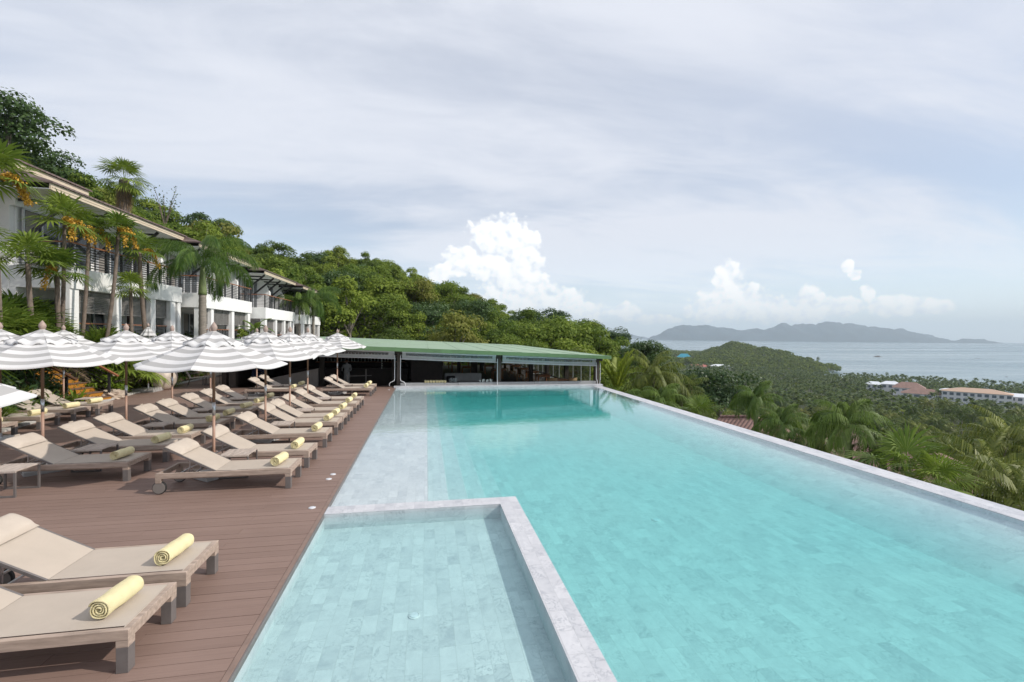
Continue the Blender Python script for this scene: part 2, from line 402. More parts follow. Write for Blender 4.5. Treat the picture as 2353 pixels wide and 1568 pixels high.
def marble():
    m = bpy.data.materials.new('marble_tile'); m.use_nodes = True; t = NT(m.node_tree); p = t.n['Principled BSDF']
    ge = t.new('ShaderNodeNewGeometry'); sp = t.new('ShaderNodeSeparateXYZ'); t.link(ge.outputs['Position'], sp.inputs[0])
    ns = t.new('ShaderNodeSeparateXYZ'); t.link(ge.outputs['Normal'], ns.inputs[0])
    ax = t.math('GREATER_THAN', t.math('ABSOLUTE', ns.outputs[0]), 0.5)      # faces looking along x
    ay = t.math('GREATER_THAN', t.math('ABSOLUTE', ns.outputs[1]), 0.5)
    def mixf(f, a, b):
        return t.math('ADD', t.math('MULTIPLY', a, t.math('SUBTRACT', 1.0, f)), t.math('MULTIPLY', b, f))
    u = mixf(ay, sp.outputs[1], sp.outputs[0])            # long direction
    v = mixf(t.math('MAXIMUM', ax, ay), sp.outputs[0], sp.outputs[2])
    cb = t.new('ShaderNodeCombineXYZ'); t.link(u, cb.inputs[0]); t.link(t.math('ADD', v, 0.011), cb.inputs[1])
    br = t.new('ShaderNodeTexBrick'); t.link(cb.outputs[0], br.inputs['Vector'])
    br.offset = 0.37; br.offset_frequency = 3; br.squash = 1
    br.inputs['Scale'].default_value = 1; br.inputs['Brick Width'].default_value = 0.30; br.inputs['Row Height'].default_value = 0.1485
    br.inputs['Mortar Size'].default_value = 0.0016; br.inputs['Mortar Smooth'].default_value = 0.2; br.inputs['Bias'].default_value = 0.0
    br.inputs['Color1'].default_value = (0, 0, 0, 1); br.inputs['Color2'].default_value = (1, 1, 1, 1); br.inputs['Mortar'].default_value = (0.5, 0.5, 0.5, 1)
    rnd = t.new('ShaderNodeSeparateColor'); t.link(br.outputs['Color'], rnd.inputs[0]); rv = rnd.outputs[0]
    off = t.new('ShaderNodeCombineXYZ'); t.link(t.math('MULTIPLY', rv, 37.0), off.inputs[2]); t.link(t.math('MULTIPLY', rv, 11.0), off.inputs[0])
    pv = t.vmath('ADD', ge.outputs['Position'], off.outputs[0])
    wv = t.noise(pv, 6.5, 8, 0.66, 1.5)
    vein = t.math('ABSOLUTE', t.math('SUBTRACT', wv, 0.5)); vein = t.smooth(vein, 0.0, 0.022)
    mask = t.smooth(t.noise(pv, 2.2, 3, 0.5), 0.42, 0.62)
    vein = t.math('SUBTRACT', 1.0, t.math('MULTIPLY', t.math('SUBTRACT', 1.0, vein), mask))
    cloud = t.noise(pv, 7.0, 5, 0.6, 0.8)
    k = t.math('ADD', t.math('MULTIPLY', cloud, 0.72), t.math('MULTIPLY', rv, 0.28)); k = t.math('ADD', k, 0.015)
    base = t.ramp(k, [(0.22, (0.37, 0.385, 0.42)), (0.42, (0.50, 0.505, 0.53)), (0.75, (0.61, 0.61, 0.63))])
    base = t.mix(vein, (0.28, 0.30, 0.335), base)
    base = t.mix(t.math('MULTIPLY', br.outputs['Fac'], 0.65), base, (0.33, 0.33, 0.33))
    t.link(base, p.inputs['Base Color']); p.inputs['Roughness'].default_value = 0.38
    b = t.new('ShaderNodeBump'); b.inputs['Strength'].default_value = 0.3; b.inputs['Distance'].default_value = 0.004
    t.link(t.math('SUBTRACT', 1.0, br.outputs['Fac']), b.inputs['Height']); t.link(b.outputs[0], p.inputs['Normal'])
    M['marble_tile'] = m
marble()

def deckmat():
    m = bpy.data.materials.new('deck_board'); m.use_nodes = True; t = NT(m.node_tree); p = t.n['Principled BSDF']
    ge = t.new('ShaderNodeNewGeometry'); pos = ge.outputs['Position']
    mp = t.new('ShaderNodeMapping'); t.link(pos, mp.inputs[0]); mp.inputs['Scale'].default_value = (0.25, 9, 1)
    g = t.noise(mp.outputs[0], 6, 6, 0.65); s2 = t.noise(pos, 0.55, 4, 0.55)
    ri = ge.outputs['Random Per Island']
    k = t.math('ADD', t.math('MULTIPLY', g, 0.45), t.math('ADD', t.math('MULTIPLY', s2, 0.35), t.math('MULTIPLY', ri, 0.12)))
    t.link(t.ramp(k, [(0.27, (0.182, 0.120, 0.097)), (0.70, (0.285, 0.195, 0.160))]), p.inputs['Base Color'])
    sp = t.new('ShaderNodeSeparateXYZ'); t.link(pos, sp.inputs[0])
    gr = t.math('SINE', t.math('MULTIPLY', sp.outputs[1], 2*math.pi/0.0147))
    b = t.new('ShaderNodeBump'); b.inputs['Strength'].default_value = 0.35; b.inputs['Distance'].default_value = 0.002
    t.link(t.math('ADD', t.math('MULTIPLY', gr, 0.4), t.noise(mp.outputs[0], 30, 3)), b.inputs['Height']); t.link(b.outputs[0], p.inputs['Normal'])
    p.inputs['Roughness'].default_value = 0.58; p.inputs['Specular IOR Level'].default_value = 0.35
    M['deck_board'] = m
deckmat()
mat('deck_trim', (0.22, 0.15, 0.12), 0.55, 0.15, 6)
mat('under_deck', (0.02, 0.016, 0.014), 0.9)

def watermat():
    m = bpy.data.materials.new('pool_water'); m.use_nodes = True; t = NT(m.node_tree); t.n.clear()
    out = t.new('ShaderNodeOutputMaterial'); tr = t.new('ShaderNodeBsdfTransparent'); gl = t.new('ShaderNodeBsdfGlossy')
    ge = t.new('ShaderNodeNewGeometry'); mp = t.new('ShaderNodeMapping'); t.link(ge.outputs['Position'], mp.inputs[0])
    mp.inputs['Scale'].default_value = (1.0, 1.7, 1)
    h = t.math('ADD', t.noise(mp.outputs[0], 2.3, 4, 0.55, 0.4), t.math('MULTIPLY', t.noise(mp.outputs[0], 9, 3, 0.5), 0.15))
    b = t.new('ShaderNodeBump'); b.inputs['Strength'].default_value = 0.055; b.inputs['Distance'].default_value = 0.05
    t.link(h, b.inputs['Height']); t.link(b.outputs[0], gl.inputs['Normal']); fr = two_sided_fresnel(t, 1.33, b.outputs[0])
    gl.inputs['Roughness'].default_value = 0.03; gl.inputs[0].default_value = (1, 1, 1, 1)
    tr.inputs[0].default_value = (0.99, 1, 1, 1)
    mx = t.new('ShaderNodeMixShader'); t.link(fr.outputs[0], mx.inputs[0]); t.link(tr.outputs[0], mx.inputs[1]); t.link(gl.outputs[0], mx.inputs[2])
    va = t.new('ShaderNodeVolumeAbsorption'); va.inputs[0].default_value = (0.0, 0.885, 0.85, 1); va.inputs[1].default_value = 0.60
    vs = t.new('ShaderNodeVolumeScatter'); vs.inputs[0].default_value = (0.62, 0.85, 0.92, 1); vs.inputs['Density'].default_value = 0.07
    ad = t.new('ShaderNodeAddShader'); t.link(va.outputs[0], ad.inputs[0]); t.link(vs.outputs[0], ad.inputs[1])
    t.link(mx.outputs[0], out.inputs[0]); t.link(ad.outputs[0], out.inputs[1]); M['pool_water'] = m
watermat()

def seamat():
    m = bpy.data.materials.new('sea_water'); m.use_nodes = True; t = NT(m.node_tree); p = t.n['Principled BSDF']
    ge = t.new('ShaderNodeNewGeometry'); pos = ge.outputs['Position']
    mp = t.new('ShaderNodeMapping'); t.link(pos, mp.inputs[0]); mp.inputs['Rotation'].default_value = (0, 0, rad(20)); mp.inputs['Scale'].default_value = (0.0006, 0.0035, 1)
    s_ = t.noise(mp.outputs[0], 1.0, 5, 0.6, 0.6)
    t.link(t.ramp(s_, [(0.35, (0.12, 0.19, 0.22)), (0.65, (0.17, 0.235, 0.26))]), p.inputs['Base Color'])
    t.link(t.ramp(s_, [(0.35, 0.34), (0.62, 0.16)]), p.inputs['Roughness'])
    b = t.new('ShaderNodeBump'); b.inputs['Strength'].default_value = 0.5; b.inputs['Distance'].default_value = 0.6
    t.link(t.noise(pos, 0.12, 4, 0.6), b.inputs['Height']); t.link(b.outputs[0], p.inputs['Normal'])
    p.inputs['IOR'].default_value = 1.33; M['sea_water'] = m
seamat()

def umbrella_mat():
    m = bpy.data.materials.new('striped_canvas'); m.use_nodes = True; t = NT(m.node_tree); p = t.n['Principled BSDF']; out = t.n['Material Output']
    at = t.new('ShaderNodeAttribute'); at.attribute_name = 'stripe'; s_ = at.outputs['Fac']
    fr = t.math('FRACT', s_)
    k = t.math('MULTIPLY', t.smooth(fr, 0.48, 0.50), t.math('SUBTRACT', 1.0, t.smooth(fr, 0.98, 1.0)))
    tc = t.new('ShaderNodeTexCoord'); nz = t.noise(tc.outputs['Object'], 2.5, 4)
    a = t.ramp(nz, [(0.3, (0.72, 0.715, 0.715)), (0.7, (0.78, 0.775, 0.775))]); g = t.ramp(nz, [(0.3, (0.46, 0.455, 0.45)), (0.7, (0.46, 0.455, 0.45))])
    c = t.mix(k, a, g); t.link(c, p.inputs['Base Color']); p.inputs['Roughness'].default_value = 0.85
    b = t.new('ShaderNodeBump'); b.inputs['Strength'].default_value = 0.25; b.inputs['Distance'].default_value = 0.03
    t.link(t.noise(tc.outputs['Object'], 7, 3), b.inputs['Height']); t.link(b.outputs[0], p.inputs['Normal'])
    ts = t.new('ShaderNodeBsdfTranslucent'); t.link(c, ts.inputs[0]); mx = t.new('ShaderNodeMixShader'); mx.inputs[0].default_value = 0.22
    t.link(p.outputs[0], mx.inputs[1]); t.link(ts.outputs[0], mx.inputs[2]); t.link(mx.outputs[0], out.inputs[0]); M['striped_canvas'] = m
umbrella_mat()

# tile roof: rows of curved tiles by bump
def tilemat(name, a, b_, along='y'):
    m = bpy.data.materials.new(name); m.use_nodes = True; t = NT(m.node_tree); p = t.n['Principled BSDF']
    tc = t.new('ShaderNodeTexCoord'); sp = t.new('ShaderNodeSeparateXYZ'); t.link(tc.outputs['Object'], sp.inputs[0])
    i, j = (1, 0) if along == 'y' else (0, 1)
    w1 = t.math('ABSOLUTE', t.math('SINE', t.math('MULTIPLY', sp.outputs[i], math.pi/0.28)))
    w2 = t.math('FRACT', t.math('MULTIPLY', sp.outputs[j], 1/0.34))
    nz = t.noise(tc.outputs['Object'], 2.4, 5, 0.7)
    t.link(t.ramp(nz, [(0.3, a), (0.7, b_)]), p.inputs['Base Color']); p.inputs['Roughness'].default_value = 0.75
    b = t.new('ShaderNodeBump'); b.inputs['Strength'].default_value = 1.0; b.inputs['Distance'].default_value = 0.06
    t.link(t.math('ADD', w1, t.math('MULTIPLY', w2, 0.8)), b.inputs['Height']); t.link(b.outputs[0], p.inputs['Normal']); M[name] = m
tilemat('roof_tiles', (0.12, 0.085, 0.08), (0.21, 0.155, 0.14))
tilemat('roof_tiles_red', (0.17, 0.095, 0.08), (0.29, 0.17, 0.14))

# ------------------------------------------------------------------ terrain
COLS = {
 -900: [(8,-4),(14,-2),(19,1),(30,5),(60,18),(90,24),(160,26),(400,10)],
 0:    [(8,-4),(18,-1.2),(24,2.5),(32,5.5),(45,13),(60,21),(90,26),(160,26),(400,0)],
 150:  [(8,-4),(20,-1.2),(27,2.2),(33,5),(45,10),(60,16),(80,17),(130,15),(400,-10)],
 300:  [(8,-4),(24,-1.2),(29,2.2),(40,5),(60,12.5),(80,18.5),(120,20),(200,14),(400,-20)],
 450:  [(8,-4),(29,-1.2),(34,2),(50,6),(75,12),(100,17.5),(150,17),(250,8),(500,-50)],
 550:  [(8,-4),(35,-1.3),(42,2),(60,5),(90,13),(120,18.5),(170,17),(260,5),(500,-50)],
 700:  [(8,-4),(46,-1.6),(60,1.8),(90,10),(130,17.5),(190,14),(300,0),(600,-60)],
 820:  [(8,-4),(48,-2),(60,0.3),(90,9.5),(130,18),(190,14),(300,-5),(600,-60)],
 950:  [(8,-4),(50,-2.5),(60,-1),(85,5),(125,13),(190,9),(300,-15),(700,-60)],
 1060: [(8,-4),(55,-3),(85,2.5),(115,8),(180,3),(300,-30),(800,-60)],
 1180: [(8,-4),(50,-3.5),(70,-2),(105,3),(170,-5),(300,-40),(900,-60)],
 1280: [(8,-4.5),(50,-4.5),(70,-3),(95,-.5),(150,-10),(300,-45),(1100,-58),(2400,-66),(2700,-85)],
 1380: [(8,-5),(40,-5.5),(60,-5),(85,-3.5),(130,-15),(300,-46),(1100,-56),(2300,-65),(2600,-85)],
 1470: [(8,-5),(35,-6),(50,-7),(70,-7.5),(110,-20),(300,-46),(1000,-54),(2150,-65),(2400,-85)],
 1530: [(8,-5),(30,-7),(60,-10),(90,-20),(200,-42),(500,-48),(1000,-52),(1500,-54),(2080,-65),(2300,-85)],
 1600: [(8,-5),(25,-7),(50,-10),(75,-20),(200,-42),(600,-49),(1000,-52),(1250,-53),(1350,-54),(1500,-57),(1950,-65),(2200,-85)],
 1640: [(8,-5),(25,-7),(50,-10),(75,-20),(200,-42),(600,-50),(950,-53),(1200,-36),(1350,-39),(1500,-54),(1850,-66),(2100,-85)],
 1690: [(8,-5),(25,-7),(50,-12),(75,-24),(200,-42),(600,-52),(900,-54),(1050,-40),(1230,-17),(1380,-26),(1600,-66),(1900,-85)],
 1740: [(8,-5),(20,-6),(45,-14),(75,-30),(200,-42),(600,-54),(900,-57),(1050,-44),(1190,-30),(1330,-48),(1480,-66),(1800,-85)],
 1800: [(8,-5),(20,-6),(45,-16),(75,-32),(200,-42),(600,-56),(880,-60),(1000,-48),(1120,-36),(1220,-52),(1320,-67),(1600,-85)],
 1850: [(8,-5),(20,-6),(45,-16),(80,-34),(200,-43),(600,-57),(860,-62),(960,-57),(1060,-52),(1110,-62),(1160,-68),(1500,-85)],
 1895: [(8,-5),(20,-6),(45,-16),(80,-34),(200,-43),(600,-59),(800,-64),(880,-65.3),(960,-62),(1010,-61),(1045,-68),(1400,-85)],
 1930: [(8,-5),(20,-6),(45,-16),(80,-34),(200,-43),(600,-60),(780,-64.2),(830,-66),(960,-66.5),(1400,-85)],
 2050: [(8,-5),(18,-6),(35,-13),(60,-25),(90,-34),(150,-40),(250,-45),(500,-58),(700,-63.5),(745,-66),(900,-80)],
 2200: [(8,-5),(18,-6),(35,-13),(60,-26),(90,-34),(150,-40),(250,-46),(450,-58),(640,-63.5),(680,-66),(900,-80)],
 2353: [(8,-5),(18,-6),(35,-13),(60,-26),(90,-34),(150,-40),(250,-47),(400,-57),(590,-63.5),(632,-66),(900,-80)],
 3200: [(8,-5),(18,-6),(35,-13),(60,-26),(90,-34),(150,-40),(250,-50),(400,-60),(460,-63.5),(500,-66),(900,-80)],
}
CK = sorted(COLS); CAZ = [math.atan((k-1176)/1050)+YAW for k in CK]
CP = [([math.log(Z/math.cos(a-YAW)) for Z, z in COLS[k]], [z for Z, z in COLS[k]]) for k, a in zip(CK, CAZ)]
def terr(x, y):
    r = max(1.0, math.hypot(x, y)); a = math.atan2(x, y); lr = math.log(r)
    a = min(max(a, CAZ[0]), CAZ[-1]); i = 0
    while i < len(CAZ)-2 and a > CAZ[i+1]: i += 1
    def cv(j):
        L, Zs = CP[j]
        if lr >= L[-1]: return Zs[-1]-(math.exp(lr)-math.exp(L[-1]))*0.02
        return float(np.interp(lr, L, Zs))
    t = (a-CAZ[i])/(CAZ[i+1]-CAZ[i]); t = t*t*(3-2*t)*0.5+t*0.5
    z = cv(i)*(1-t)+cv(i+1)*t
    return z + 0.010*r*math.sin(x*0.11+1.3)*math.sin(y*0.093)*min(1, max(0, (r-40)/60))*(1 if r < 260 else 260/r)
def build_terrain():
    rs = list(np.exp(np.linspace(math.log(5), math.log(3200), 150))); na = 240
    azs = list(np.linspace(-math.pi, -1.0, 24, endpoint=False)) + list(np.linspace(-1.0, 1.15, 190, endpoint=False)) + list(np.linspace(1.15, math.pi, 26, endpoint=False))
    na = len(azs); V = []
    for r in rs:
        for a in azs:
            x, y = r*math.sin(a), r*math.cos(a); V.append((x, y, terr(x, y)))
    Q = []
    for i in range(len(rs)-1):
        for k in range(na):
            k2 = (k+1) % na
            Q.append((i*na+k, (i+1)*na+k, (i+1)*na+k2, i*na+k2))
    V.append((0, 0, -5)); c = len(V)-1
    o = npobj('hillside_ground', V, Q, ground_mat(), smooth=True); tag(o, kind='structure')
def ground_mat():
    m = bpy.data.materials.new('forest_floor'); m.use_nodes = True; t = NT(m.node_tree); p = t.n['Principled BSDF']
    ge = t.new('ShaderNodeNewGeometry'); n1 = t.noise(ge.outputs['Position'], 0.25, 6, 0.7); n2 = t.noise(ge.outputs['Position'], 0.01, 4, 0.6)
    c = t.ramp(n1, [(0.3, (0.022, 0.032, 0.012)), (0.55, (0.05, 0.06, 0.022)), (0.75, (0.10, 0.085, 0.045))])
    c = t.mix(t.smooth(n2, 0.60, 0.72), c, (0.16, 0.13, 0.08)); t.link(c, p.inputs['Base Color']); p.inputs['Roughness'].default_value = 0.95
    return m
build_terrain()

# sea: a flat disc whose rim is the visible horizon
SEA_Z = -65.0
def build_sea():
    rs = [30, 200, 600, 1200, 2500, 5000, 9000, 14800]; n = 180; V = []; Q = []
    for r in rs:
        for k in range(n): a = 2*math.pi*k/n; V.append((r*math.sin(a), r*math.cos(a), SEA_Z))
    for i in range(len(rs)-1):
        for k in range(n): Q.append((i*n+k, (i+1)*n+k, (i+1)*n+(k+1) % n, i*n+(k+1) % n))
    o = npobj('sea', V, Q, M['sea_water']); tag(o, kind='structure')
build_sea()

# far island: heights read along its skyline (column, height above the waterline in frame px)
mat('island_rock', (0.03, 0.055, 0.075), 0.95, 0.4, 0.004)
def build_island(name, prof, Z, depth, label):
    pts = np.array(prof, float); xs = np.arange(pts[0, 0], pts[-1, 0]+0.1, 3.0); hs = np.interp(xs, pts[:, 0], pts[:, 1])
    hs = hs+np.array([0.8*math.sin(x*0.21)+0.5*math.sin(x*0.53+1) for x in xs])*(hs > 3)
    V = []; nd = 14
    for j in range(nd):
        f = j/(nd-1); s_ = math.sin(math.pi*f)**0.75
        for i, (x, h) in enumerate(zip(xs, hs)):
            zz = Z+(f-0.5)*depth; wx, wy = W(x+8*math.sin(j*1.3+i*0.05), zz)
            hm = h/1050*Z*s_*(1+0.22*(1 - s_)*math.sin(i*0.16+j*2.1)+0.10*math.sin(i*0.33+j))
            V.append((wx, wy, SEA_Z-2+max(0, hm)+2*(h > 0.5)))
    n = len(xs); Q = [(j*n+i, j*n+i+1, (j+1)*n+i+1, (j+1)*n+i) for j in range(nd-1) for i in range(n-1)]
    o = npobj(name, V, Q, M['island_rock'], smooth=True); tag(o, label, 'island', kind='structure')
build_island('far_island', [(1490,0),(1510,10),(1545,26),(1575,33),(1600,32),(1640,31),(1690,24),(1730,25),(1760,27),(1800,38),(1835,37),(1870,37),(1900,42),(1930,40),(1960,38),(2000,33),(2040,30),(2080,28),(2110,20),(2150,12),(2185,4),(2196,3.5),(2215,9),(2250,8),(2290,1.5),(2305,0)], 9300, 1800, 'long blue hazy island on the horizon')
build_island('far_headland', [(1380,0),(1420,13),(1445,9),(1475,3),(1492,0)], 12500, 900, 'small hazy hill at the far left of the sea horizon')

# ------------------------------------------------------------------ pool
WL = -0.03                                  # water level
X0, X1, Y1 = -1.45, 8.70, 22.95             # inner faces of the pool
YB = -8.0
MT = M['marble_tile']
pool = empty('swimming_pool'); tag(pool, kind='structure')
b = MB(); b.box(-0.02, YB, -0.80, 8.75, Y1+.05, -0.50); b.build('pool_floor', MT, pool)
b = MB(); b.add([(7.20, YB+.01, -.503), (8.72, YB+.01, -.503), (8.72, YB+.01, -.10), (7.20, Y1+.04, -.503), (8.72, Y1+.04, -.503), (8.72, Y1+.04, -.10)], [(0, 1, 2), (3, 5, 4), (0, 2, 5, 3), (0, 3, 4, 1), (1, 4, 5, 2)]); b.build('shade_band_wedge', MT, pool)  # added wedge, tilted from the sun to stand in for the wall's shadow band
for k in range(4):
    b = MB(); b.box(0.045+.35*k, 7.30, -0.79, 0.045+.35*(k+1), Y1+.05, -0.155-.09*k); b.build('pool_step', MT, pool, bevel=.006)
b = MB(); b.box(X0-.1, 7.30, -0.80, 0.044, Y1+.05, -0.068); b.build('pool_shelf', MT, pool)
b = MB(); b.box(X0-.1, YB, -0.80, 1.20, 7.04, -0.225); b.build('wading_pool_floor', MT, pool)
b = MB(); b.add([(1.16, YB, -0.79), (1.46, YB, -0.79), (1.46, 7.33, -0.79), (X0, 7.33, -0.79), (X0, 7.04, -0.79), (1.16, 7.04, -0.79),
                 (1.16, YB, 0.0), (1.46, YB, 0.0), (1.46, 7.33, 0.0), (X0, 7.33, 0.0), (X0, 7.04, 0.0), (1.16, 7.04, 0.0)],
                [(0, 1, 7, 6), (1, 2, 8, 7), (2, 3, 9, 8), (3, 4, 10, 9), (4, 5, 11, 10), (5, 0, 6, 11), (6, 7, 8, 11), (11, 8, 9, 10), (0, 5, 2, 1), (5, 4, 3, 2)])
b.build('dividing_wall', MT, pool)
b = MB(); b.box(8.70, YB, -5.5, 9.20, 23.0, -0.022); b.build('infinity_edge', MT, pool, bevel=0.006)
b = MB(); b.box(-1.55, Y1, -1.4, 9.25, 23.32, 0.07); b.build('end_coping', MT, pool, bevel=0.008)
b = MB(); b.box(X0-.12, YB, -0.8, X0, Y1, -0.035); b.build('deck_side_wall', MT, pool)
def water_body(name, poly, z0):
    n = len(poly); V = [(x, y, z0) for x, y in poly]+[(x, y, WL) for x, y in poly]
    F = [tuple(range(n))[::-1], tuple(range(n, 2*n))]+[(i, (i+1) % n, n+(i+1) % n, n+i) for i in range(n)]
    b = MB(); b.add(V, F); o = b.build(name, M['pool_water']); tag(o, kind='structure')
water_body('pool_water', [(1.45, YB+.02), (8.71, YB+.02), (8.71, Y1+.01), (X0-.01, Y1+.01), (X0-.01, 7.32), (1.45, 7.32)], -0.70)
water_body('wading_pool_water', [(X0-.01, YB+.02), (1.17, YB+.02), (1.17, 7.05), (X0-.01, 7.05)], -0.26)
def drain(name, x, y, z, r, label, kind):
    t_ = empty(name, (x, y, z)); tag(t_, label, kind[0], kind[1])
    b = MB(); b.lathe([(r, 0), (r, .008), (r*.82, .012), (r*.8, .006), (0.001, .006)], 24); b.build('rim', M['light_rim'], t_, smooth=False)
    b = MB(); b.lathe([(r*.74, .006), (r*.7, .014), (r*.1, .016), (0.001, .010)], 24); b.build('cover', M['lens'], t_)
drain('floor_drain', -0.10, 4.72, -0.225, .06, 'round white drain cover under water in the middle of the wading pool', ('drain', 'pool drains'))
drain('floor_drain', 3.9, 7.2, -0.50, .08, 'round pale drain cover on the turquoise floor of the main pool', ('drain', 'pool drains'))
for (x, y, lb) in [(-1.68, 7.32, 'single round light set into the deck beside the corner of the wading pool'),
                   (-1.72, 8.72, 'nearer of the two deck lights set side by side near the pool edge'),
                   (-1.70, 9.00, 'farther of the two deck lights set side by side near the pool edge'),
                   (-1.72, 22.2, 'small round light set into the deck at the far pool corner')]:
    drain('deck_light', x, y, 0.0, .052, lb, ('deck light', 'round lights set into the deck'))

# ------------------------------------------------------------------ deck
KERB = [(-9.0, 9.0), (-9.6, 11.5), (-10.7, 14.0), (-11.4, 17.5), (-11.72, 19.6), (-12.1, 22.1), (-12.15, 25.1), (-12.2, 28.0), (-12.2, 31.0), (-12.6, 35.0), (-12.8, 40)]
def kerb_x(y):
    ys = [p[1] for p in KERB]; return float(np.interp(y, ys, [p[0] for p in KERB]))
def build_deck():
    b = MB(); y = YB; i = 0; rr = random.Random(3)
    while y < 34:
        xl = -14.0 if y < 9 else kerb_x(y+.07)-0.05
        xr = X0-.066; ys, ye = y, y+.1415
        if y > 24.0: xr = -9.6
        x = xr; off = [0.9, 2.1, 1.5][i % 3]+rr.uniform(-.05, .05); first = True
        while x > xl:
            L = off if first else 2.2; first = False
            x2 = max(xl, x-L); dz = rr.uniform(-.0012, .0012)
            b.box(x2+.0015, ys, -.03, x-.0015, ye, dz); x = x2
        y += .1468; i += 1
    o = b.build('deck', M['deck_board']); tag(o, kind='structure')
    b = MB(); b.box(-14, YB, -.25, X0-.13, 23.95, -.032); b.box(-13.5, 23.95, -.25, -9.4, 34, -.032)
    b.build('deck_base', M['under_deck']); bpy.data.objects['deck_base']['kind'] = 'structure'
    b = MB(); b.box(X0-.064, YB, -.05, X0-.014, 23.0, .004); b.mi = 1; b.box(X0-.014, YB, -.06, X0+.004, 23.0, -.001)
    o = b.build('deck_edge_board', [M['deck_trim'], M['leg_metal']], bevel=0.003); tag(o, kind='structure')
    b = MB()
    for (p, q) in zip(KERB[2:], KERB[3:]):
        n = max(1, int((q[1]-p[1])/0.6))
        for k in range(n):
            a = (p[0]+(q[0]-p[0])*k/n, p[1]+(q[1]-p[1])*k/n); c = (p[0]+(q[0]-p[0])*(k+.98)/n, p[1]+(q[1]-p[1])*(k+.98)/n)
            b.bar((a[0]-.12, a[1], .0), (c[0]-.12, c[1], .0), .22, .12)
    o = b.build('stone_kerb', M['kerb'], bevel=.008); tag(o, kind='structure')
build_deck()
# terrace and bank on the building side
def build_bank():
    V = []; Q = []; ys = np.arange(7.0, 44.0, 0.5); us = [0, .25, .6, 1.0, 1.5, 2.1, 2.6, 4, 8, 18]
    hz = [-.02, .12, .45, .85, 1.25, 1.55, 1.68, 1.72, 1.8, 1.8]
    for y in ys:
        kx = kerb_x(y)-.2
        f = 1.0 if y < 33 else max(0.0, 1-(y-33)/9)*0.9+0.1
        for u, h in zip(us, hz):
            if 18.0 < y < 20.4 and 0 < u < 3: h = h*.42
            V.append((kx-u*1.0, y, h*f+.10*math.sin(y*2.1+u*3)*(1 if 0 < u < 3 else 0)*.8))
    n = len(us)
    for i in range(len(ys)-1):
        for j in range(n-1): Q.append((i*n+j, (i+1)*n+j, (i+1)*n+j+1, i*n+j+1))
    o = npobj('garden_bank', V, Q, M['soil'], smooth=True); tag(o, kind='structure')
build_bank()
def bank_z(x, y):
    u = kerb_x(y)-.2-x; us = [0, .25, .6, 1.0, 1.5, 2.1, 2.6, 4, 8, 18]; hz = [-.02, .12, .45, .85, 1.25, 1.55, 1.68, 1.72, 1.8, 1.8]
    f = 1.0 if y < 33 else max(0.0, 1-(y-33)/9)*0.9+0.1
    return float(np.interp(u, us, hz))*f

